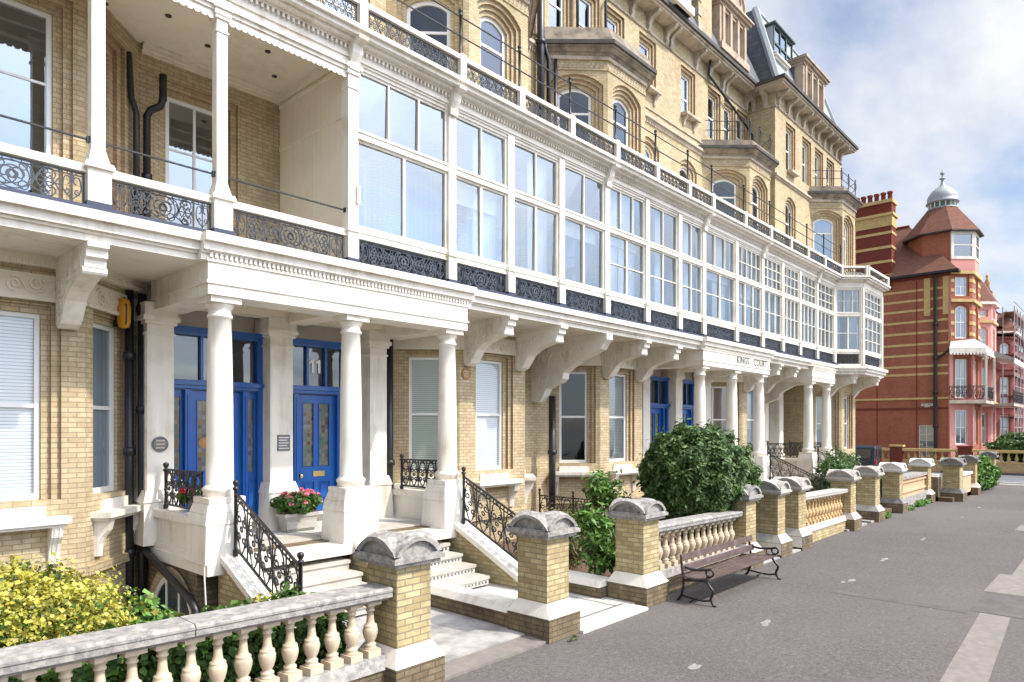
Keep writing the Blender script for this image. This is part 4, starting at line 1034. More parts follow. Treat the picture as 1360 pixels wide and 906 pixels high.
pipe([(9.45, 12.5, -.5), (9.45, 12.5, 5.2)], .1, collars=[(9.45, 12.5, z) for z in (2.2,)])
pipe([(14.95, 12.2, -.2), (14.95, 12.2, 3.9)], .1, collars=[(14.95, 12.2, z) for z in (2.3,)])
pipe([(14.8, 12.5, 10.2), (14.8, 12.5, 17.6)], .11, collars=[(14.8, 12.5, 14)])
pipe([(15.1, 12.45, 10.2), (15.1, 12.45, 13.6), (15.0, 12.5, 13.9), (14.9, 12.5, 14.2)], .07)
pipe([(15.35, 12.4, 10.2), (15.35, 12.4, 13.7)], .05)
pipe([(16.6, 12.55, 14.5), (16.6, 12.55, 17.6)], .05); pipe([(18.1, 12.55, 14.6), (18.1, 12.55, 16.7), (18.4, 12.4, 17.2), (18.5, 12.2, 17.5)], .05)
pipe([(25.2, 12.45, 17.6), (25.25, 12.55, 17.1), (28.6, 12.5, 16.2), (29.1, 12.4, 15.9), (29.15, 12.4, 14.5)], .05)
pipe([(33.2, 11.4, .1), (33.2, 11.4, 5.2)], .06)
mb = MB(); mb.tube([(4.18, 12.34, 1.0), (4.18, 12.1, .93), (4.18, 10.3, .42), (4.18, 10.15, .32), (4.18, 10.12, -.6)], .06, IRON, 8, True); mb.build('waste_pipe', T)
mb = MB(); mb.tube([(4.23, 9.98, 1.0), (4.22, 9.95, .8), (4.22, 9.9, .4), (4.22, 9.9, 0)], .012, STONEW, 6); mb.build('cable_conduit', T)
mb = MB(); mb.tube([(4.17, 12.12, 1.2), (4.17, 12.12, 4.6)], .02, STONEC, 6); mb.build('cable_conduit', T)
# arched basement window in the side of the porch
fr = Fr((4.3, 12.3), (4.3, 10.2)); mb = MB()
o = dict(a=.25, b=1.75, zb=-.6, zt=.64, rise=.42)
ring(mb, Fr((4.3, 12.3), (4.3, 10.2)), outline(o, .14), outline(o, .0), 0, .035, BRK); ring(mb, fr, outline(o, 0), outline(o, -.09), 0, .02, WOODW)
for u in (.75, 1.25): mb.fbox(fr, u-.03, u+.03, 0, .018, -.5, .52, WOODW)
bw = mb.build('basement_window', T)
mb = MB(); mb.face([fr.p(u, .006, z) for u, z in outline(o, -.08)[::-1]], simple('basement_pane', (.03, .05, .055), .08)); mb.build('pane', bw)

# wall mounted things
def disc(name, fr, u, z, r, mats, label, cat, thick=.03, w=0):
    mb = MB(); n = 24
    P = lambda rr, ww: [fr.p(u+rr*math.cos(2*math.pi*k/n), ww, z+rr*math.sin(2*math.pi*k/n)) for k in range(n)]
    mb.prism(P(r, w), P(r, w+thick), mats[0]); mb.tube(P(r*.86, w+thick), r*.05, mats[1], 5, closed=True)
    return mb
pf = Fr((4.2, 12.14), (4.63, 12.14))
mb = disc('wall_plaque', pf, .2, 2.72, .13, (PLAQ, PLAQ), '', '')
for z in (2.66, 2.72, 2.78): mb.fbox(pf, .13, .27, .03, .033, z-.012, z+.012, STONEC)
tag(mb.build('wall_plaque'), 'round dark grey plaque on the white pilaster left of the wide blue door', 'plaque')
pf = Fr((6.39, 12.14), (6.86, 12.14)); mb = MB(); mb.fbox(pf, .14, .4, 0, .015, 2.55, 2.86, PLAQ)
for k in range(5): mb.fbox(pf, .17, .37-.03*(k % 2), .015, .018, 2.59+k*.052, 2.61+k*.052, STONEW)
tag(mb.build('wall_plaque'), 'square grey plaque on the pilaster between the two blue doors', 'plaque')
ff = Fr((10.8, YF), (13.1, YF)); mb = disc('x', ff, .2, 4.27, .14, (PLAQT, PLAQT), '', '')
for k in range(3): mb.fbox(ff, .12+.02*(k % 2), .28-.02*(k % 2), .03, .033, 4.2+k*.055, 4.225+k*.055, STONEC)
tag(mb.build('wall_plaque'), 'small round terracotta plaque high on the brick bay right of the number 11 porch', 'plaque')
mb = MB(); mb.lathe([(.02, 4.62), (.07, 4.64), (.1, 4.72), (.105, 4.95), (.09, 5.08), (.03, 5.12)], 3.86, 12.18, 14, AMBER)
lamp = thing('wall_lamp', (3.86, 12.3, 4.6), 'amber oval bulkhead lamp beside the black pipes under the balcony', 'lamp')
mb.build('lamp_shade', lamp)
mb = MB(); mb.box(3.78, 3.98, 12.26, 12.45, 4.66, 5.1, IRON); mb.tube([(3.86, 12.18, 4.6), (3.86, 12.06, 4.72), (3.86, 12.06, 4.98), (3.86, 12.18, 5.13)], .012, IRON); mb.build('lamp_bracket', lamp)
mb = MB(); mb.box(23.0, 23.0+.16, 12.5, 12.7, 15.15, 15.3, WHITE); mb.tube([(22.7, 12.6, 15.2), (22.7, 12.5, 15.1)], .05, WHITE, 8)
mb = MB(); mb.box(4.9, 5.04, 13.2, 13.24, 3.95, 4.3, AMBER)
hl = thing('hall_lantern', (4.97, 13.2, 3.9), 'yellow hall lantern glimpsed through the glass above the wide blue door', 'lantern'); mb.build('lamp_shade', hl)
mb = MB(); mb.tube([(4.97, 13.22, 4.3), (4.97, 13.22, 5.48)], .01, BRASS); mb.build('chain', hl)
mb = MB(); mb.tube([(7.02, YB-.12, 7.05), (7.02, YB-.16, 7.05), (7.02, YB-.16, 7.25)], .012, WHITE, 6); mb.box(6.99, 7.05, YB-.15, YB-.12, 6.98, 7.3, WHITE); mb.build('shutter_catch', T)

# ================================================================== GROUND
mb = MB(); hx0, hx1, hy0, hy1 = -4, 29.4, 9.4, 17
BIG = 900
for x0, x1, y0, y1 in ((-BIG, BIG, -BIG, hy0), (-BIG, hx0, hy0, hy1), (hx1, BIG, hy0, hy1), (-BIG, BIG, hy1, BIG)): mb.face([(x0, y0, -.13), (x1, y0, -.13), (x1, y1, -.13), (x0, y1, -.13)], GROUNDM)
mb.face([(hx0, hy0, -.62), (hx1, hy0, -.62), (hx1, hy1, -.62), (hx0, hy1, -.62)], CONC)
mb.face([(hx0, hy0, -.13), (hx1, hy0, -.13), (hx1, hy0, -.62), (hx0, hy0, -.62)], CONC)
struct(mb.build('ground', origin=(0, 0, -.13)))
mb = MB(); mb.box(-60, 44, -40, 6.3, -.129, 0, ASPH); struct(mb.build('pavement', origin=(0, 0, 0)))
mb = MB(); mb.box(43.9, 44.15, -40, 20, -.128, .012, STONEW); struct(mb.build('kerb', origin=(44, 0, 0)))
mb = MB(); mb.face([(44.15, -90, -.12), (54.6, -90, -.12), (54.6, 60, -.12), (44.15, 60, -.12)], ROADM)
for y in range(-30, 10, 4): mb.face([(49.2, y, -.115), (49.35, y, -.115), (49.35, y+2.2, -.115), (49.2, y+2.2, -.115)], WLETTER)
struct(mb.build('road', origin=(49, 0, -.12)))
mb = MB(); mb.box(46.2, 47.6, 4.2, 6.6, -.119, -.03, STONEW); mb.box(46.4, 47.4, 4.4, 6.4, -.03, -.02, ROADM); struct(mb.build('traffic_island'))
mb = MB(); mb.box(54.6, 110, -40, 9.9, -.128, .02, ASPH); struct(mb.build('far_pavement'))
mb = MB()
def strip(x0, x1, ya, yb, yc, yd, z=.004): mb.hexa([(x0, ya, -.01), (x1, yc, -.01), (x1, yd, -.01), (x0, yb, -.01), (x0, ya, z), (x1, yc, z), (x1, yd, z), (x0, yb, z)], STRIP)
strip(4.0, 13.2, 1.0, 1.5, 1.45, 1.85); strip(15.0, 17.0, 1.45, 2.05, 1.45, 2.05); strip(17, 40, 1.4, 1.85, 1.5, 2.1)
strip(24.5, 26, 2.0, 2.6, 2.0, 2.6)
struct(mb.build('paving_strip'))
DPATCH = simple('dark_asphalt_patch', (.115, .10, .097), .9, .25, 4, dirt=(.08, .07, .068), dscale=3)
mb = MB(); mb.box(13.25, 14.95, .6, 2.0, -.01, .0045, DPATCH); mb.box(13.0, 13.25, 2.0, 4.1, -.01, .004, DPATCH); struct(mb.build('pavement_patch'))
PALE = simple('pale_chalk_mark', (.27, .255, .24), .9, .3, 25)
rs = random.Random(3)
for (x, y) in ((10.18, 4.15), (10.35, 4.2), (14.05, 4.18), (14.3, 4.1), (16.87, 4.19), (17.15, 4.2), (20.77, 4.19), (21.1, 4.22), (26.9, 4.27), (30.63, 4.33), (7.78, 4.08), (13.57, 1.9)):
    mb = MB(); r = .06+rs.random()*.05
    pts = [(x+r*rs.uniform(.5, 1.2)*math.cos(t)*1.5, y+r*rs.uniform(.5, 1.1)*math.sin(t)*.7) for t in [2*math.pi*k/9 for k in range(9)]]
    mb.prism([(a, b, -.004) for a, b in pts], [(a, b, .004) for a, b in pts], PALE); struct(mb.build('pavement_mark'))
# gardens, paths
mb = MB(); mb.box(-4, 5.0, 6.3, 9.4, -.128, .16, SOIL); mb.box(9.85, 20.9, 6.3, 12.6, -.128, .17, SOIL); mb.box(25.2, 31.5, 6.3, 12.6, -.128, .17, SOIL); mb.box(32, 44, 5.4, 12.6, -.128, .17, SOIL); struct(mb.build('garden_soil', origin=(10, 8, 0)))
mb = MB(); mb.box(5.0, 7.36, 6.42, 10.5, -.127, .055, CONC); mb.box(4.9, 7.5, 6.02, 6.419, -.127, .035, STRIP)
for x0 in (20.9, 23.3): mb.box(x0, x0+1.9, 6.1, 10.5, -.127, .055, CONC)
mb.box(29.6, 32.4, 6.1, 10.5, -.126, .055, CONC); mb.box(14.5, 17.0, 6.0, 6.6, -.127, .03, CONC)
struct(mb.build('garden_path', origin=(6.2, 8, 0)))
mb = MB(); mb.box(7.55, 9.86, 6.2, 10.5, -.127, .05, TILEP); mb.box(7.95, 9.72, 5.9, 6.199, -.127, .045, STONEW)
for x in (7.9, 9.4): mb.box(x, x+.03, 6.3, 9, .04, .0535, DTILE)
for y in (6.3,): mb.box(7.95, 9.6, y, y+.035, .04, .0545, DTILE)
struct(mb.build('tiled_path', origin=(8.7, 8, 0)))

# ================================================================== FRONT WALL
def cap_mesh(mb, cx, cy, a, b, z0, zr, mat, seed=0):
    """pier cap: two crossing segmental barrels with a recessed lunette on each face"""
    rd = random.Random(seed)
    mb.box(cx-a+.02, cx+a-.02, cy-b+.02, cy+b-.02, z0, z0+.05, mat); mb.box(cx-a-.02, cx+a+.02, cy-b-.02, cy+b+.02, z0+.05, z0+.1, mat)
    n = 16; zb = z0+.1; g = []
    f = lambda t: zr*max(0, 1-t*t)**.8+.012
    ids = []
    for j in range(n+1):
        row = []
        for i in range(n+1):
            s, t = -1+2*i/n, -1+2*j/n
            z = zb+max(f(s), f(t))+rd.uniform(-.006, .006)
            row.append(mb.V((cx+s*a, cy+t*b, z)))
        ids.append(row)
    for j in range(n):
        for i in range(n): mb.idx([ids[j][i], ids[j][i+1], ids[j+1][i+1], ids[j+1][i]], mat, False)
    for fr, L in ((Fr((cx-a, cy-b), (cx+a, cy-b)), a), (Fr((cx+a, cy+b), (cx-a, cy+b)), a), (Fr((cx-a, cy+b), (cx-a, cy-b)), b), (Fr((cx+a, cy-b), (cx+a, cy+b)), b)):
        A = []; B = []
        for i in range(n+1):
            s = -1+2*i/n; A.append((L+s*L, zb+f(s))); s2 = s*.78; B.append((L+s2*L, zb+.025+.74*max(0, f(s)-.012)))
        for i in range(n):
            mb.face([fr.p(A[i][0], 0, A[i][1]), fr.p(B[i][0], 0, B[i][1]), fr.p(B[i+1][0], 0, B[i+1][1]), fr.p(A[i+1][0], 0, A[i+1][1])], mat)
            mb.face([fr.p(B[i][0], 0, B[i][1]), fr.p(B[i][0], -.05, B[i][1]), fr.p(B[i+1][0], -.05, B[i+1][1]), fr.p(B[i+1][0], 0, B[i+1][1])], mat)
            mb.face([fr.p(B[i][0], -.05, B[i][1]), fr.p(B[i][0], -.05, zb+.0), fr.p(B[i+1][0], -.05, zb+.0), fr.p(B[i+1][0], -.05, B[i+1][1])], mat)
        mb.face([fr.p(0, 0, zb), fr.p(2*L, 0, zb), fr.p(2*L, 0, zb+.03), fr.p(0, 0, zb+.03)], mat)
        mb.face([fr.p(0, 0, zb+.03), fr.p(B[0][0], 0, zb+.03), fr.p(A[0][0], 0, A[0][1])], mat); mb.face([fr.p(B[-1][0], 0, zb+.03), fr.p(2*L, 0, zb+.03), fr.p(A[-1][0], 0, A[-1][1])], mat)
def pier(x, label, y=6.1, w=.5, d=.56, capmat=None, chamfer=None, basem=None, z=0, H=1.43, seed=0, sb=None):
    cx, cy = x+w/2, y+d/2
    t = thing('gate_pier', (cx, cy, z), label, 'gate pier', 'brick piers of the front garden wall')
    a, b = w/2, d/2
    m = MB(); m.box(cx-a-.11, cx+a+.11, cy-b-.13, cy+b+.1, z-.1, z+.33, BRKD)
    if basem: m.box(cx-a-.116, cx-a-.11, cy-b-.12, cy+b+.09, .07, z+.325, basem); m.box(cx-a-.115, cx-a-.11, cy-b-.12, cy+b+.09, 0, .069, IRON)
    m.build('pier_base', t, bevel=.01)
    m = MB(); m.hexa([(cx-a-.12, cy-b-.14, z+.33), (cx+a+.12, cy-b-.14, z+.33), (cx+a+.12, cy+b+.11, z+.33), (cx-a-.12, cy+b+.11, z+.33), (cx-a-.01, cy-b-.01, z+.51), (cx+a+.01, cy-b-.01, z+.51), (cx+a+.01, cy+b+.01, z+.51), (cx-a-.01, cy+b+.01, z+.51)], chamfer or WHITE)
    m.build('chamfered_plinth', t, bevel=.008)
    m = MB(); m.box(cx-a, cx+a, cy-b, cy+b, z+.5, z+H, sb or BRKP); m.build('brick_shaft', t, bevel=.006)
    m = MB(); cap_mesh(m, cx, cy, a+.1, b+.1, z+H, .21, capmat or STONE, seed); m.build('capstone', t)
    return t
pier(4.72, 'brick gate pier ending the nearest balustrade, its grey arched cap mottled with lichen', seed=1)
pier(7.36, 'free standing brick gate pier between the two front paths, with a chipped grey cap', seed=2)
pier(9.9, 'brick gate pier with a smooth grey arched cap just left of the bench', seed=3)
pier(14.0, 'brick pier half hidden behind the right end of the bench and the big dark bush', seed=4, chamfer=LSTONE)
pier(15.73, 'narrow brick pier just right of the big bush, white band round its foot', seed=5, w=.45, basem=WHITE, chamfer=LSTONE, capmat=LSTONE)
pier(17.05, 'brick pier joined to the left end of the balustrade beyond the bench', seed=6, basem=WHITE, chamfer=LSTONE, capmat=LSTONE)
pier(21.2, 'brick pier at the right end of the balustrade beyond the bench', seed=7, chamfer=LSTONE, capmat=LSTONE)
pier(23.75, 'free standing brick pier with dark grey foot between the middle gateways', seed=8, chamfer=LSTONE, capmat=LSTONE)
pier(26.75, 'brick pier with a pale cap at the left end of the peach infill wall', seed=9, capmat=STONEW, chamfer=GREYST)
pier(31.2, 'brick pier with a whitish cap at the right end of the peach infill wall', seed=10, capmat=STONEW, w=.55)
pier(32.55, 'broad brick pier with a dark cap standing forward of the wall line', y=5.25, w=.75, d=.6, capmat=GREYST, chamfer=GREYST, seed=11)
pier(36.2, 'brick pier with a dark cap just left of the ivy', y=5.25, capmat=GREYST, seed=12)
pier(42.6, 'last brick pier of the wall beside the side street, dark cap above the ivy', y=5.35, capmat=GREYST, seed=13)
BAL = [(.07, .09), (.07, .11), (.055, .12), (.066, .14), (.066, .155), (.045, .17), (.05, .19), (.064, .23), (.078, .29), (.081, .335), (.074, .37), (.07, .372), (.076, .385), (.07, .40), (.052, .41), (.044, .45), (.038, .52), (.036, .57), (.05, .575), (.05, .592), (.038, .605), (.048, .625), (.064, .645), (.064, .66)]
def baluster_mesh(mat):
    m = MB(); m.box(-.085, .085, -.085, .085, 0, .09, mat); m.lathe(BAL, 0, 0, 22, mat, flute=(.2, .36)); m.box(-.09, .09, -.09, .09, .66, .72, mat)
    return m
balmesh = {}
def balustrade(x0, x1, label, mat, y=6.33, zc=(1.27, 1.22), base=STONE, basew=BRKD, sp=.245, zb=.0, cat='balustrade', seed=0):
    """dwarf wall, row of turned balusters and a stone coping"""
    t = thing('balustrade', ((x0+x1)/2, y, 0), label, cat, 'stone balustrades of the front garden wall')
    m = MB(); m.box(x0, x1, y-.16, y+.2, -.1, .3, basew)
    m.hexa([(x0, y-.19, .3), (x1, y-.19, .3), (x1, y+.22, .3), (x0, y+.22, .3), (x0, y-.13, .44), (x1, y-.13, .44), (x1, y+.15, .44), (x0, y+.15, .44)], base); m.build('base_wall', t, bevel=.01)
    # coping in blocks with joints
    nb = max(1, round((x1-x0)/2.3)); m = MB()
    for k in range(nb):
        a, b = x0+(x1-x0)*k/nb+(.004 if k else 0), x0+(x1-x0)*(k+1)/nb-(.004 if k < nb-1 else 0)
        za, zbb = zc[0]+(zc[1]-zc[0])*k/nb, zc[0]+(zc[1]-zc[0])*(k+1)/nb
        sec = [(-.19, -.11), (-.19, -.05), (-.2, -.05), (-.2, -.022), (-.17, 0), (.17, 0), (.2, -.022), (.2, -.05), (.19, -.05), (.19, -.11), (.12, -.12), (.12, -.15), (-.12, -.15), (-.12, -.12)]
        m.prism([(a, y+q, za+z) for q, z in sec][::-1], [(b, y+q, zbb+z) for q, z in sec][::-1], base)
    m.build('coping', t, bevel=.006)
    n = int((x1-x0-.1)/sp)
    for k in range(n):
        x = x0+.05+(k+.5)*(x1-x0-.1)/n; zz = zc[0]+(zc[1]-zc[0])*(x-x0)/(x1-x0)-.14
        key = mat.name
        if key not in balmesh:
            o = baluster_mesh(mat).build('baluster', t, origin=(0, 0, 0)); balmesh[key] = o; WL[o] = Vector((x, y, .44)); o.location = WL[o]-WL[t]
        else: o = dup(balmesh[key], (x, y, .44), t)
        o.scale = (1, 1, (zz-.44)/.72)
        if o is not balmesh[key]: o.rotation_euler = (0, 0, random.uniform(0, .25))
    return t
balustrade(-4, 4.7, 'nearest stone balustrade with buff turned balusters and a lichened grey coping', TERRA, zc=(1.40, 1.205), base=STONE)
balustrade(10.4, 13.98, 'stone balustrade behind the bench and under the big bush', TERRA, y=6.36, zc=(1.27, 1.22))
balustrade(17.56, 21.2, 'sunlit balustrade of ochre balusters in the middle of the wall beyond the bench', TERRO, y=6.36, zc=(1.27, 1.22), base=LSTONE, basew=BRKP)
t = thing('infill_wall', (29.2, 6.35, 0), 'short peach coloured moulded wall under a dark coping between pale capped piers', 'garden wall')
m = MB(); PEACH = simple('peach_render', (.62, .38, .22), .85, .1, 3)
m.box(27.26, 31.2, 6.22, 6.5, .45, 1.12, PEACH)
for z in (.62, .98): m.box(27.26, 31.2, 6.16, 6.22, z, z+.06, PEACH)
m.build('panel', t); m = MB(); m.box(27.26, 31.2, 6.14, 6.56, -.1, .45, STONE); m.build('base_wall', t); m = MB(); m.box(27.26, 31.2, 6.12, 6.58, 1.121, 1.23, STONE); m.build('coping', t)
t = thing('infill_wall', (34.7, 5.5, 0), 'low pink rendered wall between the two dark capped piers near the ivy', 'garden wall')
m = MB(); m.box(33.31, 36.2, 5.4, 5.7, -.1, .95, PEACH); m.build('panel', t); m = MB(); m.box(33.31, 36.2, 5.34, 5.76, .951, 1.06, STONEW); m.build('coping', t)
t = thing('infill_wall', (39.6, 5.6, 0), 'low stone wall under the ivy at the far end', 'garden wall')
m = MB(); m.box(36.7, 42.6, 5.45, 5.75, -.1, .8, STONEC); m.build('panel', t); m = MB(); m.box(36.7, 42.6, 5.4, 5.8, .801, .9, STONEW); m.build('coping', t)
def lowwall(x0, x1, y0, y1, h, label, mat=BRKD):
    t = thing('path_wall', ((x0+x1)/2, (y0+y1)/2, 0), label, 'low wall')
    m = MB(); m.box(x0, x1, y0, y1, -.1, h-.12, mat); m.build('brick_base', t, bevel=.006)
    m = MB(); a = x0; b = x1
    m.hexa([(x0-.05, y0, h-.12), (x1+.05, y0, h-.12), (x1+.05, y1, h-.12), (x0-.05, y1, h-.12), (x0+.02, y0, h), (x1-.02, y0, h), (x1-.02, y1, h), (x0+.02, y1, h)], WHITE); m.build('coping', t, bevel=.008)
lowwall(7.3, 7.62, 6.78, 8.62, .40, 'low brick wall with white coping dividing the two front paths')
lowwall(9.62, 10.0, 6.78, 8.0, .36, 'low brick wall with white coping along the right side of the tiled path')
lowwall(32.0, 32.5, 5.9, 6.3, 1.1, 'dark brick return in the recess behind the broad dark capped pier')
# party railing
t = thing('iron_railing', (14.75, 11, .17), 'low black scrolled iron railing between the two gardens behind the shrubs', 'railing')
def rail_part(A, d, L, n):
    for k in range(n):
        m = MB(); A2 = Vector(A)+Vector(d)*(L/n*k); dv = Vector(d)
        ironpanel(m, lambda u, z: tuple(A2+dv*u+Vector((0, 0, .12+z))), L/n, .78, IRON, .013, True, 3); m.build('railing_panel', t)
    for k in range(n+1):
        q = Vector(A)+Vector(d)*(L/n*k); m = MB(); finial(m, q.x, q.y, q.z-.1, q.z+1.1, IRON, .022); m.build('railing_post', t)
rail_part((14.75, 8.9, .17), (0, 1, 0), 3.6, 3)

# ================================================================== BENCH
bn = thing('park_bench', (11.95, 5.75, 0), 'brown slatted park bench with black cast iron scroll arms against the balustrade', 'bench')
bx0, bx1, by = 10.62, 13.42, 5.8
def yz(x, pts): return [(x, by-y, z) for y, z in pts]
def smooth(pts, n=6):
    out = []
    P = [pts[0]]+pts+[pts[-1]]
    for i in range(1, len(P)-2):
        for k in range(n):
            t = k/n; a, b, c, d = P[i-1], P[i], P[i+1], P[i+2]
            out.append(tuple(.5*((2*b[j])+(-a[j]+c[j])*t+(2*a[j]-5*b[j]+4*c[j]-d[j])*t*t+(-a[j]+3*b[j]-3*c[j]+d[j])*t**3) for j in (0, 1)))
    out.append(pts[-1]); return out
for x in (bx0, bx1):
    m = MB()
    m.tube(yz(x, smooth([(-.06, .0), (.0, .08), (.05, .24), (.05, .4), (.03, .55), (-.0, .8)])), .024, IRON, 6, True)
    m.tube(yz(x, smooth([(.02, .63), (.15, .58), (.32, .575), (.48, .60), (.56, .62)])), .022, IRON, 6, True)
    m.tube(yz(x, [(.54+.065*math.cos(t), .555+.065*math.sin(t)) for t in [2*math.pi*k/14 for k in range(14)]]), .018, IRON, 6, True, closed=True)
    m.tube(yz(x, smooth([(.52, .5), (.48, .43), (.53, .34), (.6, .25), (.56, .13), (.6, .03), (.66, .0)])), .024, IRON, 6, True)
    m.tube(yz(x, smooth([(.05, .36), (.25, .39), (.48, .41)])), .022, IRON, 6, True)
    m.tube(yz(x, smooth([(.02, .1), (.25, .075), (.42, .07), (.57, .1)])), .018, IRON, 6, True)
    m.tube(yz(x, smooth([(.28, .07), (.22, .04), (.18, .0)])), .014, IRON, 6, True)
    m.build('side_frame', bn)
for k, (y, z) in enumerate([(.09, .425), (.18, .415), (.27, .412), (.36, .418), (.45, .43), (.53, .44)]):
    m = MB(); m.box(bx0-.06, bx1+.06, by-y-.036, by-y+.036, z, z+.03, BENCHW); m.build('seat_slat', bn, bevel=.005)
for z, dy in ((.52, .03), (.70, .0)):
    m = MB(); zz = .11
    m.hexa([(bx0-.06, by-.07-dy, z), (bx1+.06, by-.07-dy, z), (bx1+.06, by-.04-dy, z), (bx0-.06, by-.04-dy, z), (bx0-.06, by-.05-dy, z+zz), (bx1+.06, by-.05-dy, z+zz), (bx1+.06, by-.02-dy, z+zz), (bx0-.06, by-.02-dy, z+zz)], BENCHW); m.build('back_slat', bn, bevel=.005)
m = MB(); m.tube([(bx0, by-.3, .085), (bx1, by-.3, .085)], .012, IRON, 6); m.build('tie_bar', bn)

# ================================================================== PLANTS
def leafcloud(mb, c, rad, n, size, mats, lump=.22, up=.3, seed=0, shell=.62, aspect=.45, zmin=None, hang=0, boxy=0):
    """many small folded leaves filling a lumpy ellipsoid; mats: function(direction, depth, height) -> material"""
    rd = random.Random(seed); c = Vector(c)
    ph = [rd.uniform(0, 6.28) for _ in range(9)]
    fq = [rd.uniform(2.2, 5.5) for _ in range(9)]
    for i in range(n):
        z = rd.uniform(-1, 1); t = rd.uniform(0, 2*math.pi); q = math.sqrt(1-z*z)
        d = Vector((q*math.cos(t), q*math.sin(t), z))
        L = 1+lump*(math.sin(fq[0]*d.x+ph[0])*math.sin(fq[1]*d.z+ph[1])+.6*math.sin(2.3*fq[2]*d.y+ph[2])*math.sin(2.1*fq[3]*d.x+ph[3])+.5*math.sin(3*fq[4]*d.z+ph[4])*math.sin(2.7*fq[5]*d.y+ph[5]))
        if boxy:
            k = max(abs(d.x), abs(d.y), abs(d.z)); L *= (1-boxy)+boxy/k
        rr = L*(shell+(1-shell)*rd.random()**.6)
        if rd.random() < .08: rr *= rd.uniform(1.0, 1.13)
        p = c+Vector((d.x*rad[0]*rr, d.y*rad[1]*rr, d.z*rad[2]*rr))
        if zmin is not None and p.z < zmin: continue
        nrm = (d*.8+Vector((rd.gauss(0, .6), rd.gauss(0, .6), rd.gauss(0, .6)+up))).normalized()
        ax = Vector((rd.gauss(0, 1), rd.gauss(0, 1), rd.gauss(0, 1)+up*1.5-hang)); ax = (ax-nrm*ax.dot(nrm)).normalized()
        s = size*rd.uniform(.45, 1.5); bx = nrm.cross(ax)*s*aspect
        b = p-ax*s*.5; tip = p+ax*s*.5-nrm*s*.12; m = p+nrm*s*.06
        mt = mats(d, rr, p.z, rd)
        i0 = [mb.V(b), mb.V(p+bx), mb.V(tip), mb.V(p-bx)]
        mb.idx([i0[0], i0[1], i0[2], i0[3]], mt)
def stems(mb, c, z0, z1, spread, n, r, seed=0, mat=None):
    rd = random.Random(seed)
    for k in range(n):
        t = rd.uniform(0, 6.28); s = spread*rd.uniform(.2, 1)
        mb.tube([(c[0]+.05*math.cos(t), c[1]+.05*math.sin(t), z0), (c[0]+s*.5*math.cos(t), c[1]+s*.5*math.sin(t), (z0+z1)/2), (c[0]+s*math.cos(t+.2), c[1]+s*math.sin(t+.2), z1)], r, mat or BARK, 5, r2=r*.4)
def shrub(name, c, rad, n, size, mats, label, cat='shrub', z0=.15, **kw):
    t = thing(name, (c[0], c[1], z0), label, cat)
    m = MB()
    shoots, sr, sn, smat = kw.pop('shoots', 0), kw.pop('sr', .15), kw.pop('sn', 60), kw.pop('smat', None)
    parts = kw.pop('lobes', None) or [(c, rad, n)]
    for i, (cc, rr, nn) in enumerate(parts): leafcloud(m, cc, rr, nn, size, mats, seed=kw.get('seed', 1)*17+i, **{k: v for k, v in kw.items() if k != 'seed'})
    if shoots:
        rs2 = random.Random(kw.get('seed', 1)+500)
        for k in range(shoots):
            cc, rr, nn = parts[k % len(parts)]
            z = rs2.uniform(-.25, 1); q = math.sqrt(max(0, 1-z*z)); a = rs2.uniform(0, 6.28); g = rs2.uniform(.95, 1.12)
            leafcloud(m, (cc[0]+rr[0]*q*math.cos(a)*g, cc[1]+rr[1]*q*math.sin(a)*g, cc[2]+rr[2]*z*g), (sr, sr, sr*1.25), int(sn*rs2.uniform(.6, 1.3)), size*rs2.uniform(.8, 1.25), smat or mats, seed=900+k, up=.9, lump=.5, shell=.1, aspect=kw.get('aspect', .45))
    m.build('foliage', t)
    m = MB(); stems(m, c, z0-.05, c[2]+rad[2]*.5, min(rad[0], rad[1])*.8, 9, .025, kw.get('seed', 1)); m.build('stem', t)
    return t
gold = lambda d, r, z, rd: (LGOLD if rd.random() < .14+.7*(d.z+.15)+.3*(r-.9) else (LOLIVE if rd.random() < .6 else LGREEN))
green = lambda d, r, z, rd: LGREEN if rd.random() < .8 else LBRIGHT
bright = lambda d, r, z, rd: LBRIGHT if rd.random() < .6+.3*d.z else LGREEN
dark = lambda d, r, z, rd: LDARK if rd.random() < .93 else LGREEN
dry = lambda d, r, z, rd: LDRY if rd.random() < .75 else LGREEN
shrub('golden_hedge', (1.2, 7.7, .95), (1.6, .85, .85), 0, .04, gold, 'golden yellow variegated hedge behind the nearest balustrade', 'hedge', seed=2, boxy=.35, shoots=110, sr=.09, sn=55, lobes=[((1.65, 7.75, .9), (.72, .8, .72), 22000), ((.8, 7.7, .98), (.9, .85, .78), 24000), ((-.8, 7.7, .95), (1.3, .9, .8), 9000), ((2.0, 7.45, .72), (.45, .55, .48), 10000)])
shrub('green_shrub', (2.55, 7.5, .72), (.36, .42, .46), 3200, .07, lambda d, r, z, rd: LOLIVE if rd.random() < .25 else LBRIGHT, 'bright green broad leaved shrub at the right end of the golden hedge', seed=5, aspect=.5)
shrub('privet_hedge', (2.6, 6.95, .62), (2.2, .35, .5), 0, .075, green, 'low dark green hedge seen between the nearest balusters', 'hedge', seed=6, lobes=[((.6, 6.95, .6), (.9, .32, .5), 5000), ((1.9, 6.95, .6), (.8, .32, .5), 5000), ((3.0, 6.98, .6), (.8, .32, .48), 5000), ((4.0, 7.0, .6), (.65, .34, .5), 4500)])
shrub('golden_shrub', (3.9, 7.6, .55), (.35, .3, .42), 1800, .06, gold, 'small yellow tipped shrub at the foot of the left stair railing', seed=8)
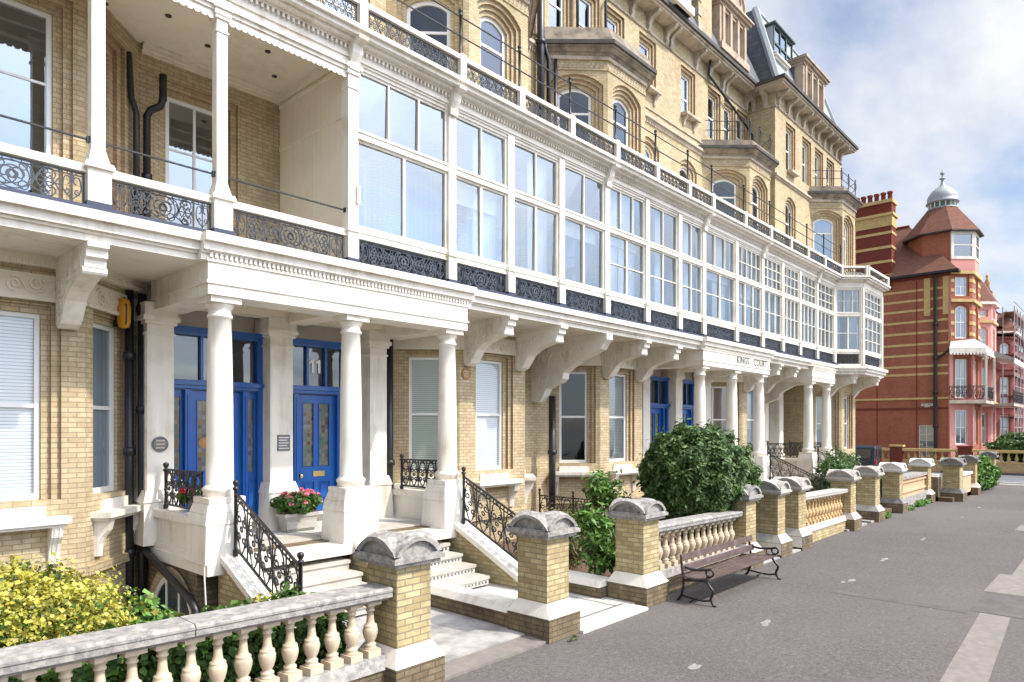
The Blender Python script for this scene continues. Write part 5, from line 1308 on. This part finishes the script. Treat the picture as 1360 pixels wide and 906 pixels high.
# low bushes of the second garden
fern = shrub('leafy_shrub', (10.55, 7.5, .9), (.42, .4, .62), 0, .17, bright, 'light green ferny shrub just behind the pier left of the bench', seed=9, aspect=.17, hang=.2, shell=.2, lump=.45, shoots=26, sr=.1, sn=16, lobes=[((10.55, 7.35, .78), (.33, .32, .42), 420), ((10.45, 7.55, 1.2), (.3, .28, .3), 260), ((10.3, 7.3, .5), (.24, .22, .25), 160)])
shrub('tall_shrub', (12.6, 8.9, 1.3), (.6, .5, .65), 0, .135, bright, 'taller bright green shrub in front of the brick bay and iron railing', seed=10, aspect=.22, shell=.25, lump=.5, shoots=26, sr=.12, sn=16, lobes=[((12.6, 8.85, 1.62), (.42, .4, .36), 420), ((13.0, 8.9, 1.35), (.4, .35, .3), 240), ((12.5, 8.9, 1.0), (.3, .3, .5), 160)])
shrub('dry_shrub', (11.2, 8.9, .6), (1.0, .7, .5), 0, .1, dry, 'straggly olive ground shrub between the tiled path and the taller shrub', seed=11, aspect=.2, lobes=[((11.0, 8.8, .62), (.7, .6, .62), 3200), ((11.9, 9.3, .65), (.8, .6, .6), 2800), ((13.2, 8.6, .5), (.8, .6, .45), 2200)])
shrub('dark_bush', (13.9, 7.35, 1.75), (1.45, 1.2, 1.35), 0, .108, dark, 'big rounded dark evergreen bush overhanging the balustrade behind the bench', 'bush', seed=12, aspect=.24, up=.5, lump=.13, shoots=120, sr=.14, sn=70, smat=lambda d, r, z, rd: LGREEN if rd.random() < .45 else LDARK, lobes=[((14.1, 7.3, 1.72), (1.28, 1.1, 1.27), 50000), ((13.85, 7.2, 2.1), (.75, .7, .75), 15000), ((14.8, 7.05, 1.9), (.75, .75, .75), 12000), ((14.45, 6.9, 1.4), (.85, .65, .65), 11000), ((13.55, 7.3, 1.5), (.7, .65, .7), 9000)])
# planting further along
for i, (x, y, h) in enumerate([(25.7, 8.0, 1.85), (26.6, 8.1, 2.0), (27.5, 8.1, 1.95)]):
    shrub('dwarf_conifer', (x, y, h*.5), (.62, .6, h*.52), 2600, .14, dark, ['small dark conifer nearest the last porch steps', 'middle of the three small dark conifers behind the far piers', 'right hand one of the three small dark conifers'][i], 'conifer', seed=20+i, aspect=.2)
shrub('ivy', (39.5, 5.35, .75), (2.4, .4, .7), 0, .2, bright, 'bright green ivy spilling over the far end of the garden wall', 'ivy', seed=30, lobes=[((38.2, 5.3, .9), (1.2, .4, .75), 2200), ((40.2, 5.3, .7), (1.3, .4, .6), 1800)])
shrub('ivy', (30.0, 7.4, 1.0), (.8, .6, .5), 900, .18, bright, 'low green plant showing over the pale capped piers', 'plant', seed=31)
shrub('shrub', (16.3, 7.6, .7), (.5, .5, .5), 900, .14, green, 'small green shrub glimpsed between the piers right of the big bush', seed=32)
for i, (x, y, s) in enumerate([(7.62, 5.83, .05), (27.9, 6.02, .16), (29.6, 6.05, .2), (25.0, 6.1, .16), (13.6, 6.1, .1), (31.0, 6.05, .15)]):
    m = MB(); leafcloud(m, (x, y, s*.4), (s*2.6, s*.7, s*.8), 60 if s < .12 else 260, .035 if s < .12 else .08, dry if i in (0, 4) else bright, seed=40+i, zmin=.0)
    tag(m.build('weed'), ['tiny weed tuft at the foot of the free standing pier', 'long tuft of weeds at the foot of the peach wall', 'right tuft of weeds under the peach wall', 'weeds growing by the dark footed pier', 'scrap of dry leaves beneath the right end of the bench', 'weeds beside the last pale capped pier'][i], 'weed')
# flowers
pl = thing('planter', (5.72, 9.98, .57), 'white moulded stone trough planter at the foot of the pilaster between the blue doors', 'planter')
fx, fy, fz = 6.72, 11.72, 1.05
pl.location = (fx, fy, fz); WL[pl] = Vector((fx, fy, fz))
m = MB(); m.taper(fx, fy, fz, fz+.27, .28, .13, .33, .16, LSTONE); m.box(fx-.36, fx+.36, fy-.18, fy+.18, fz+.27, fz+.34, LSTONE); m.box(fx-.31, fx+.31, fy-.178, fy-.165, fz+.05, fz+.2, LSTONE); m.box(fx-.36, fx+.36, fy-.15, fy+.15, fz+.36, fz+.37, SOIL); m.build('trough', pl, bevel=.008)
ge = thing('geranium', (fx, fy, fz+.37), 'pink geraniums in full bloom filling the white trough', 'flowers')
m = MB(); leafcloud(m, (fx, fy, fz+.5), (.45, .3, .2), 1500, .085, green, seed=51, aspect=.5); m.build('leaves', ge)
rd = random.Random(5); m = MB()
for k in range(30):
    t = rd.uniform(0, 6.28); q = math.sqrt(rd.random()); c = (fx+.46*q*math.cos(t), fy+.3*q*math.sin(t), fz+.50+.24*math.sqrt(max(0, 1-q*q))+rd.uniform(-.05, .05))
    m = MB(); leafcloud(m, c, (.055, .055, .045), 45, .036, lambda d, r, z, rr: FLWR, seed=60+k, aspect=.5, shell=.3); m.build('flower_head', ge)
pl2 = thing('planter', (4.42, 11.2, 1.05), 'small terracotta pot behind the railing on the left side of the porch', 'planter')
m = MB(); m.lathe([(.1, 1.66), (.13, 1.8), (.14, 1.82), (.14, 1.85)], 4.62, 11.2, 14, TERRA); m.lathe([(.12, 1.05), (.12, 1.66)], 4.62, 11.2, 14, STONEC); m.build('pot', pl2)
g2 = thing('geranium', (4.62, 11.2, 1.85), 'red geraniums showing through the railing on the left side of the porch', 'flowers')
m = MB(); leafcloud(m, (4.55, 11.2, 1.9), (.22, .22, .1), 300, .06, green, seed=71); m.build('leaves', g2)
m = MB()
for k in range(8):
    m = MB(); t = rd.uniform(0, 6.28); leafcloud(m, (4.55+.17*math.cos(t), 11.2+.2*math.sin(t), 1.98), (.05, .05, .04), 40, .035, lambda d, r, z, rr: FLWRR, seed=80+k, shell=.3); m.build('flower_head', g2)

# ================================================================== RED BUILDING ACROSS THE SIDE STREET
RB = thing('red_brick_building', (62, 14, 0), 'tall red brick corner building striped with yellow bands under a domed turret', 'building')
FX = 58.0
fl = Fr((FX, 27), (FX, 9.9)); L = fl.L
U = lambda y: 27-y
m = MB()
wall(m, fl, -.2, 14.4, [dict(a=U(11.96), b=U(10.96), zb=.4, zt=3.2, steps=((0, 0),))], BRKR); m.build('flank_wall', RB)
m = MB()
for z in (6.9, 7.5, 8.35, 9.15, 10.0, 10.85, 11.7, 12.45, 13.2): m.fbox(fl, 0, L+.02, 0, .02, z, z+.17, YBAND)
m.fbox(fl, 0, L, 0, .07, 5.1, 5.25, YBAND); m.fbox(fl, 0, L, 0, .05, 4.35, 4.5, BRKDR)
m.fbox(fl, U(11.6), U(11.2), 0, .05, 11.3, 14.2, YBAND); m.fbox(fl, U(10.4), U(10.0), 0, .05, 11.3, 14.2, YBAND); m.fbox(fl, U(14.2), U(13.8), 0, .05, 13.5, 14.2, YBAND)
m.fbox(fl, 0, L+.03, 0, .1, 14.1, 14.4, BRKDR)
m.fbox(fl, L-.15, L+.01, 0, .06, .0, 14.1, simple('pink_quoin', (.5, .22, .15), .8, .1, 3)); m.build('brick_band', RB)
window(fl, dict(a=U(11.96), b=U(10.96), zb=.4, zt=3.2), RB, w=-.1, cols=2, rows=(2.5,), back=CURT)
for y in (14.8, 12.1, 18.5):
    m = MB(); m.fbox(fl, U(y), U(y)+.05, 0, .04, .2, 14, BRKDR); m.build('movement_joint', RB)
m = MB(); m.tube([(FX-.15, 10.85, 0), (FX-.15, 10.85, 14.2)], .12, IRON, 8); m.tube([(FX-.15, 10.85, 8), (FX-.15, 9.9, 8.7), (FX+.1, 9.6, 8.8)], .08, IRON, 6)
for z in (3, 5.5, 8, 10.5): m.lathe([(.17, z), (.17, z+.2)], FX-.15, 10.85, 8, IRON)
m.build('downpipe', RB)
# canted corner bay
cb = [(FX, 9.9), (59.15, 8.75), (62.4, 8.75), (63.55, 9.9)]
BR3 = BRKR
for i, (p, q) in enumerate(zip(cb, cb[1:])):
    fr = Fr(p, q); m = MB(); c = fr.L/2; hw = .45 if i != 1 else .5
    for z0, z1, zb, zt, rise, mt in ((-.2, 5.0, 1.75, 4.3, 0, PINK if i == 0 else BRKR), (5.0, 8.6, 5.15, 8.0, 0, BRKR), (8.6, 12.2, 9.5, 12.0-.1, .25, BRKR), (12.2, 14.4, 12.6, 14.0, 0, BRKR)):
        o = dict(a=c-hw, b=c+hw, zb=zb, zt=zt, rise=rise); wall(m, fr, z0, z1, [o], mt, steps=((.12, 0), (0, -.06)), reveal=-.2)
        window(fr, o, RB, w=-.12, rail=(zb+zt)/2, cols=2, back=CURT, fw=.09)
    for z in (8.9, 9.7, 10.5, 11.3, 12.9, 13.6):
        for a, b in ((0, c-hw-.12), (c+hw+.12, fr.L)): m.fbox(fr, a, b, 0, .03, z, z+.25, YBAND)
    for z in (4.9, 8.55, 12.15, 14.2): m.fbox(fr, -.05, fr.L+.05, 0, .14, z, z+.22, YBAND if z > 5 else PINK)
    for u in (0, fr.L): m.fbox(fr, u-.12, u+.12, -.05, .06, 0, 8.5, PINK)
    m.build('bay_wall', RB)
m = MB()
ab = [(FX-.5, 9.9), (58.9, 7.9), (62.65, 7.9), (64.2, 9.9)]; at = [(FX+.2, 9.9), (59.25, 8.6), (62.3, 8.6), (63.4, 9.9)]
for (zA, zB, A, B) in ((8.75, 9.2, ab, [((x*.45+y*.55), (a*.45+b*.55)) for (x, a), (y, b) in zip(ab, at)]), (9.2, 9.45, [((x*.45+y*.55), (a*.45+b*.55)) for (x, a), (y, b) in zip(ab, at)], at)):
    for i in range(3): m.face([(*A[i], zA), (*A[i+1], zA), (*B[i+1], zB), (*B[i], zB)], RUSTW)
m.prism([(x, y, 8.4) for x, y in ab], [(x, y, 8.76) for x, y in ab], WHITE)
for i in range(3):
    fr = Fr(ab[i], ab[i+1]); k = int(fr.L/.22)
    for j in range(k): m.fbox(fr, (j+.2)*fr.L/k, (j+.8)*fr.L/k, -.03, .02, 8.27, 8.4, WHITE)
for x, y in ab[1:3]: m.box(x-.06, x+.06, y-.06, y+.06, 5, 8.4, WHITE)
m.build('balcony_awning', RB)
m = MB(); m.prism([(x, y, 4.75) for x, y in ab], [(x, y, 4.97) for x, y in ab], STONEC)
for i in range(3):
    fr = Fr(ab[i], ab[i+1]); ironpanel(m, lambda u, z: fr.p(u, -.05, z+5.05), fr.L, .95, IRON, .02, True, max(2, int(fr.L/.8)))
m.build('balcony', RB)
# roof
m = MB(); e = [(FX-.45, 9.4), (66, 9.4), (66, 27.4), (FX-.45, 27.4)]; zr = 19.3
m.face([(*e[0], 14.45), (*e[3], 14.45), (62.3, 24, zr), (62.3, 13.5, zr)], TILE); m.face([(*e[0], 14.45), (*e[1], 14.45), (62.3, 13.5, zr)], TILE); m.face([(*e[1], 14.45), (*e[2], 14.45), (62.3, 24, zr), (62.3, 13.5, zr)], TILE); m.face([(*e[2], 14.45), (*e[3], 14.45), (62.3, 24, zr)], TILE)
m.tube([(62.3, 13.5, zr), (62.3, 24, zr)], .14, BRKDR, 6)
m.box(e[0][0]-.05, e[0][0]+.4, 9.4, 27.4, 14.3, 14.47, IRON); m.box(e[0][0], 66, 9.35, 9.8, 14.3, 14.47, IRON)
# small hipped roof in front of the drum
m.face([(FX-.4, 9.5, 14.5), (FX-.4, 13.3, 14.5), (59.4, 12.4, 16.4), (59.4, 11.0, 16.4)], TILE); m.face([(FX-.4, 9.5, 14.5), (59.4, 11.0, 16.4), (60.5, 9.5, 14.5)], TILE)
m.build('roof', RB)
TC = (61.2, 11.0)
def octo(r, z, rot=.0): return [(TC[0]+r*math.cos(math.pi/8+k*math.pi/4+rot), TC[1]+r*math.sin(math.pi/8+k*math.pi/4+rot), z) for k in range(8)]
m = MB(); A, B = octo(2.35, 14.3), octo(2.35, 17.7)
for k in range(8): m.face([A[k], A[(k+1) % 8], B[(k+1) % 8], B[k]], BRKR)
m.build('turret_drum', RB)
for k in (4, 5):    # white windows on the two faces looking at the street corner
    k2 = (k+1) % 8; fr = Fr(A[k][:2], A[k2][:2]); Lw = fr.L
    m = MB(); m.fbox(fr, 0, Lw, 0, .05, 14.4, 15.5, PINK)
    if k == 5 or k == 4:
        for a, b, z0, z1 in ((0, .22, 15.5, 17.7), (Lw-.22, Lw, 15.5, 17.7), (.22, Lw-.22, 15.5, 15.72), (.22, Lw-.22, 17.35, 17.7), (.22, Lw-.22, 16.5, 16.58)): m.fbox(fr, a, b, 0, .09, z0, z1, WHITE)
        m.face([fr.p(.2, .03, 15.6), fr.p(Lw-.2, .03, 15.6), fr.p(Lw-.2, .03, 17.4), fr.p(.2, .03, 17.4)], GLASSV)
    m.build('turret_window', RB)
m = MB(); A, B = octo(2.75, 17.65), octo(1.02, 19.9); m.prism(octo(2.75, 17.55), A, GUT)
for k in range(8): m.face([A[k], A[(k+1) % 8], B[(k+1) % 8], B[k]], TILE)
m.build('turret_roof', RB)
m = MB(); m.lathe([(r_*.8, 19.8+(z_-20)*.74) for r_, z_ in [(1.3, 20.0), (1.3, 20.15), (1.15, 20.16), (1.15, 20.7), (1.4, 20.72), (1.4, 20.82), (1.27, 20.9), (1.3, 21.2), (1.2, 21.6), (.95, 22.0), (.55, 22.35), (.25, 22.6), (.14, 22.9), (.1, 23.2), (.26, 23.3), (.26, 23.36), (.09, 23.45), (.07, 23.7), (.2, 23.82), (.2, 23.95), (.06, 24.05), (.03, 24.5)]], TC[0], TC[1], 24, LEAD)
for k in range(16):
    t = 2*math.pi*k/16; m.box(TC[0]+0.93*math.cos(t)-.04, TC[0]+0.93*math.cos(t)+.04, TC[1]+0.93*math.sin(t)-.04, TC[1]+0.93*math.sin(t)+.04, 19.91, 20.33, WHITE)
m.build('cupola', RB)
m = MB(); m.lathe([(.926, 19.93), (.926, 20.3)], TC[0], TC[1], 24, simple('cupola_glazing', (.05, .12, .1), .2), cap=False); m.build('cupola_window', RB)
m = MB(); m.box(FX-.12, FX+1.1, 13.75, 16.6, 13.6, 20.3, BRKDR)
for z in (14.6, 15.7, 16.8, 17.9): m.box(FX-.16, FX+1.14, 13.71, 16.64, z, z+.2, YBAND)
m.box(FX-.17, FX+1.15, 13.7, 16.65, 18.5, 19.3, YBAND); m.box(FX-.3, FX+1.3, 13.6, 16.75, 19.3, 19.5, YBAND); m.box(FX-.25, FX+1.25, 13.65, 16.7, 20.3, 20.55, YBAND)
for k in range(9): m.box(FX-.19, FX-.165, 13.8+k*.31, 13.86+k*.31, 18.5, 19.3, TERRO)
ch = m.build('chimney', RB)
for k in range(6):
    m = MB(); m.lathe([(.2, 20.5), (.17, 20.75), (.16, 21.1), (.21, 21.15), (.2, 21.3), (.12, 21.31)], FX+.5, 14.0+k*.47, 10, BRKDR); m.build('chimney_pot', ch)
m = MB(); m.box(FX+.3, 75, 9.95, 27, -.2, 14.2, BRKR); m.build('rear_block', RB)
m = MB(); m.fbox(fl, U(11.78), U(11.02), .0, .03, 4.62, 4.78, WHITE); m.fbox(fl, U(11.55), U(11.25), 0, .03, 4.42, 4.58, WHITE)
sg = thing('street_sign', (FX, 11.4, 4.4), 'small white two piece street name sign on the red brick flank', 'sign')
m.build('sign_board', sg); m = MB()
for k in range(9):
    if k != 4: m.fbox(fl, U(11.74)+k*.078, U(11.74)+k*.078+.045, .03, .034, 4.66, 4.74, LETTER)
for k in range(3): m.fbox(fl, U(11.5)+k*.085, U(11.5)+k*.085+.05, .03, .034, 4.46, 4.54, LETTER)
m.build('lettering', sg)
# ---- pink building
PB2 = thing('pink_building', (71, 12, 0), 'pink rendered house with white awnings between the red corner building and the scaffolding', 'building')
def terrace_house(par, x0, x1, mat, eave, cy=9.2, seed=0, awn=True):
    m = MB(); wall(m, Fr((x0, 9.9), (x1, 9.9)), -.2, eave, [], mat); m.box(x0, x1, 9.95, 24, -.2, eave-.1, mat); m.build('wall', par)
    c = x0+3.4
    for fr in bay_frames(c, 9.9, 8.7, 1.3, 1.2):
        m = MB(); cc = fr.L/2
        for z0, z1, zb, zt, rise in ((-.2, 5, 1.6, 4.2, 0), (5, 8.7, 5.2, 7.9, 0), (8.7, 11.7, 9.2, 11.2, .25), (11.7, eave-.5, 12.1, eave-1.0, 0)):
            if z1-z0 < 1.2: continue
            o = dict(a=cc-.45, b=cc+.45, zb=zb, zt=zt, rise=rise); wall(m, fr, z0, z1, [o], mat, steps=((.1, 0), (0, -.06)), reveal=-.2); window(fr, o, par, w=-.12, rail=(zb+zt)/2, back=CURT, fw=.09)
        for z in (4.9, 8.6, 11.6): m.fbox(fr, -.05, fr.L+.05, 0, .15, z, z+.2, YBAND if mat is PINK else mat)
        m.fbox(fr, -.1, fr.L+.1, -.1, .3, eave-.5, eave-.3, WHITE); m.build('bay_wall', par)
    if awn:
        m = MB(); a, b = x0+.2, x0+6.6
        m.hexa([(a, 7.0, 8.3), (b, 7.0, 8.3), (b, 9.8, 8.9), (a, 9.8, 8.9), (a, 7.0, 8.45), (b, 7.0, 8.45), (b, 9.0, 9.5), (a, 9.0, 9.5)], RUSTW); m.box(a, b, 6.95, 7.02, 8.05, 8.46, WHITE); m.build('balcony_awning', par)
        m = MB(); m.box(a, b, 7.0, 9.8, 4.7, 4.92, STONEC); ironpanel(m, lambda u, z: (a+u, 7.05, 5+z), b-a, .95, IRON, .02, True, 7); m.build('balcony', par)
    m = MB(); m.face([(x0, 9.3, eave), (x1, 9.3, eave), (x1, 14, eave+3), (x0, 14, eave+3)], TILE); bay_prism(m, c, 8.5, 1.3, 9.9, .1, eave-.3, eave+1.6, TILE, -.9); m.build('roof', par)
    m = MB(); m.box(x0+.3, x0+1.0, 10.2, 12.5, eave, eave+3.6, mat); m.box(x0+.2, x0+1.1, 10.1, 12.6, eave+3.0, eave+3.3, YBAND); m.lathe([(.3, eave+3.6), (.2, eave+4.2), (.3, eave+4.4), (.1, eave+4.9), (.16, eave+5.1), (.02, eave+5.4)], x0+.65, 10.6, 8, TERRO); m.build('chimney', par)
terrace_house(PB2, 65.5, 79, PINK, 13.6)
SB = thing('maroon_building', (90, 12, 0), 'dark maroon brick house behind the scaffolding at the right edge', 'building')
terrace_house(SB, 79.1, 89, MAROON, 12.6, awn=False); 
m = MB(); m.box(89, 112, 10.2, 24, -.2, 12.2, MAROON); m.build('wall', SB)
SC = thing('scaffolding', (86, 7.6, 0), 'grey tube scaffolding with board lifts against the maroon house', 'scaffold')
for x in [80+2.3*k for k in range(11)]:
    m = MB()
    for y in (8.5, 9.4): m.tube([(x, y, 0), (x, y, 14.6)], .05, SCAF, 5)
    m.build('standard', SC)
for z in (2, 4, 6, 8, 10, 12, 14):
    m = MB()
    for y in (8.5, 9.4): m.tube([(80, y, z), (104, y, z)], .045, SCAF, 5)
    m.tube([(80, 8.5, z+1), (104, 8.5, z+1)], .04, SCAF, 5)
    m.build('ledger', SC)
    if z < 15:
        m = MB(); m.box(80, 104, 8.55, 9.35, z+.05, z+.11, BOARD); m.box(80, 104, 8.5, 8.54, z+.1, z+.3, BOARD); m.build('board_lift', SC)
for k in range(6):
    m = MB(); m.tube([(80.5+4.2*k, 8.45, 0), (84.7+4.2*k, 8.45, 8)], .04, SCAF, 5); m.tube([(84.7+4.2*k, 8.45, 8), (80.5+4.2*k, 8.45, 14)], .04, SCAF, 5); m.build('brace', SC)
# ---- the garden wall across the side street
GW = thing('balustrade', (55.4, 6, 0), 'ochre balustrade with red brick piers across the side street', 'balustrade')
m = MB(); m.box(55.2, 55.6, -12, 19, -.12, .62, TERRO); m.build('base_wall', GW)
m = MB(); m.box(55.12, 55.68, -12, 19, 1.32, 1.5, YBAND); m.box(55.15, 55.65, -12, 19, .62, .7, YBAND); m.build('coping', GW)
b0 = None
for k in range(58):
    y = -6+k*.42
    if b0 is None:
        mm = MB(); mm.lathe([(.09, .7), (.06, .78), (.12, .9), (.07, 1.1), (.05, 1.2), (.09, 1.32)], 55.4, y, 8, YBAND); b0 = mm.build('baluster', GW, origin=(55.4, y, .7))
    else: dup(b0, (55.4, y, .7), GW)
for y in (8.6, 12.8, 2.4, 17):
    m = MB(); m.box(55.1, 55.7, y-.4, y+.4, -.12, 1.62, BRKDR); m.box(55.05, 55.75, y-.46, y+.46, 1.62, 1.74, YBAND if y > 9 else BRKDR); m.build('brick_pier', GW)
shrub('round_bush', (57.0, 5.3, 1.6), (1.4, 2.3, .95), 7000, .2, dark, 'low rounded green bush behind the ochre balustrade', 'bush', seed=91)
tr = thing('tree', (64, 3.4, 0), 'leafy green tree top at the right edge beyond the rounded bush', 'tree')
m = MB(); leafcloud(m, (64, 3.2, 3.2), (1.8, 1.6, 1.4), 4000, .3, green, seed=92, lump=.4); leafcloud(m, (65, 2.4, 4.0), (1.4, 1.3, 1.1), 2500, .3, green, seed=93, lump=.4); m.build('crown', tr)
m = MB(); m.tube([(64, 3.3, -.1), (64, 3.2, 1.6), (64.3, 3, 3)], .16, BARK, 7, r2=.07); m.build('trunk', tr)
# ---- parked van in the side street
VX, VY = 48.6, 14.6
vn = thing('parked_van', (VX, VY, -.12), 'dark blue van parked in the side street beyond the brick terrace', 'van')
m = MB(); sec = [(-.95, .25), (-.98, .9), (-.93, 1.1), (-.8, 1.82), (-.62, 1.95), (.62, 1.95), (.8, 1.82), (.93, 1.1), (.98, .9), (.95, .25)]
m.prism([(VX+x, VY-2.3, z-.12) for x, z in sec][::-1], [(VX+x, VY+2.1, z-.12) for x, z in sec][::-1], VANM); bd = m.build('body', vn, bevel=.05)
m = MB()
for s in (-1, 1):
    for a, b in ((-2.05, -.7), (-.6, .7), (.8, 1.9)): m.face([(VX+s*.945, VY+a, 1.02), (VX+s*.945, VY+b, 1.02), (VX+s*.83, VY+b, 1.6), (VX+s*.83, VY+a, 1.6)][::s], GLASSD)
m.face([(VX-.7, VY-2.31, .98), (VX+.7, VY-2.31, .98), (VX+.62, VY-2.31, 1.62), (VX-.62, VY-2.31, 1.62)], GLASSD); m.build('window', vn)
for s in (-1, 1):
    for y in (-1.45, 1.35):
        m = MB(); m.tube([(VX+s*.78, VY+y, .21), (VX+s*1.0, VY+y, .21)], .33, RUBBER, 18); w_ = m.build('wheel', vn); m = MB(); m.tube([(VX+s*.99, VY+y, .21), (VX+s*1.01, VY+y, .21)], .2, SCAF, 12); m.build('rim', w_)
    m = MB(); m.box(VX+s*.72-.12, VX+s*.72+.12, VY-2.34, VY-2.3, .62, .95, FLWRR if False else simple('red_lamp', (.4, .01, .01), .2)); m.build('tail_lamp', vn)

# ================================================================== SKY, SUN, CAMERA
AZ, EL = R(24), R(50)
ts = Vector((math.sin(AZ)*math.cos(EL), -math.cos(AZ)*math.cos(EL), math.sin(EL)))
ld = bpy.data.lights.new('sun', 'SUN'); ld.energy = 2.4; ld.angle = R(1.3); ld.color = (1, .93, .82)
lo = bpy.data.objects.new('sun', ld); COL.objects.link(lo); lo.rotation_euler = (-ts).to_track_quat('-Z', 'Y').to_euler(); lo.location = (0, -20, 40)
W = bpy.data.worlds.new('World'); S.world = W; W.use_nodes = True; nt = W.node_tree; nt.nodes.clear()
out = N(nt, 'ShaderNodeOutputWorld'); bg = N(nt, 'ShaderNodeBackground'); nt.links.new(bg.outputs[0], out.inputs[0])
sky = N(nt, 'ShaderNodeTexSky', sky_type='NISHITA'); sky.sun_disc = False; sky.sun_elevation = EL; sky.sun_rotation = math.pi-AZ
sky.air_density = 1.0; sky.dust_density = 1.2; sky.ozone_density = 1.2
tc = N(nt, 'ShaderNodeTexCoord'); sp = N(nt, 'ShaderNodeSeparateXYZ'); nt.links.new(tc.outputs['Generated'], sp.inputs[0])
den = N(nt, 'ShaderNodeMath', operation='ADD'); nt.links.new(sp.outputs[2], den.inputs[0]); den.inputs[1].default_value = .22
mx = N(nt, 'ShaderNodeMath', operation='MAXIMUM'); nt.links.new(den.outputs[0], mx.inputs[0]); mx.inputs[1].default_value = .05
dx = N(nt, 'ShaderNodeMath', operation='DIVIDE'); nt.links.new(sp.outputs[0], dx.inputs[0]); nt.links.new(mx.outputs[0], dx.inputs[1])
dy = N(nt, 'ShaderNodeMath', operation='DIVIDE'); nt.links.new(sp.outputs[1], dy.inputs[0]); nt.links.new(mx.outputs[0], dy.inputs[1])
cb_ = N(nt, 'ShaderNodeCombineXYZ'); nt.links.new(dx.outputs[0], cb_.inputs[0]); nt.links.new(dy.outputs[0], cb_.inputs[1])
mp = N(nt, 'ShaderNodeMapping'); nt.links.new(cb_.outputs[0], mp.inputs[0]); mp.inputs['Scale'].default_value = (1.1, 1.9, 1); mp.inputs['Rotation'].default_value = (0, 0, R(-38)); mp.inputs['Location'].default_value = (1.35, .4, 0)
c1 = noise(nt, mp.outputs[0], 1.15, 9, .56)
cl = ramp(nt, c1, [(.38, (.12, .12, .12)), (.50, (.6, .6, .6)), (.64, (1, 1, 1))])
c2 = noise(nt, mp.outputs[0], 3.1, 6, .55)
ccol = ramp(nt, c2, [(.3, (2.65, 2.85, 3.2)), (.6, (3.4, 3.46, 3.56))])
skc = mix(nt, 1, sky.outputs[0], (.6, .6, .62), 'MULTIPLY')
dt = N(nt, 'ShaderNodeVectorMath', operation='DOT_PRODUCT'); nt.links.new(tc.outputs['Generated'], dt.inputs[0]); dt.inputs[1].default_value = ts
ab = N(nt, 'ShaderNodeMapRange'); nt.links.new(dt.outputs['Value'], ab.inputs[0]); ab.inputs[1].default_value = .58; ab.inputs[2].default_value = 1; ab.inputs[3].default_value = 1; ab.inputs[4].default_value = 4.4   # sky and cloud boosted around the out-of-view sun, added as fill light
fin = mix(nt, cl, skc, ccol)
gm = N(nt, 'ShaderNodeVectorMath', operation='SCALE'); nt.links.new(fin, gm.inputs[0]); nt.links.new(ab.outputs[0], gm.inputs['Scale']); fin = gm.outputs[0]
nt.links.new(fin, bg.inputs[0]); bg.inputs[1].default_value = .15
f = 900
cam = bpy.data.cameras.new('camera'); co = bpy.data.objects.new('camera', cam); COL.objects.link(co); S.camera = co
cam.sensor_width = 36; cam.lens = 36*f/1360; cam.shift_x = 0; cam.shift_y = (568-453)/1360; cam.clip_end = 3000; cam.clip_start = .05
ang = math.atan(828/f)
co.location = (0, 0, 3.0); co.rotation_euler = (R(90), 0, ang-R(90))
vs = S.view_settings; vs.view_transform = 'Standard'; vs.look = 'None'; vs.exposure = .93; vs.gamma = 1; vs.use_curve_mapping = False
S.cycles.max_bounces = 6; S.cycles.transparent_max_bounces = 12; S.cycles.diffuse_bounces = 3
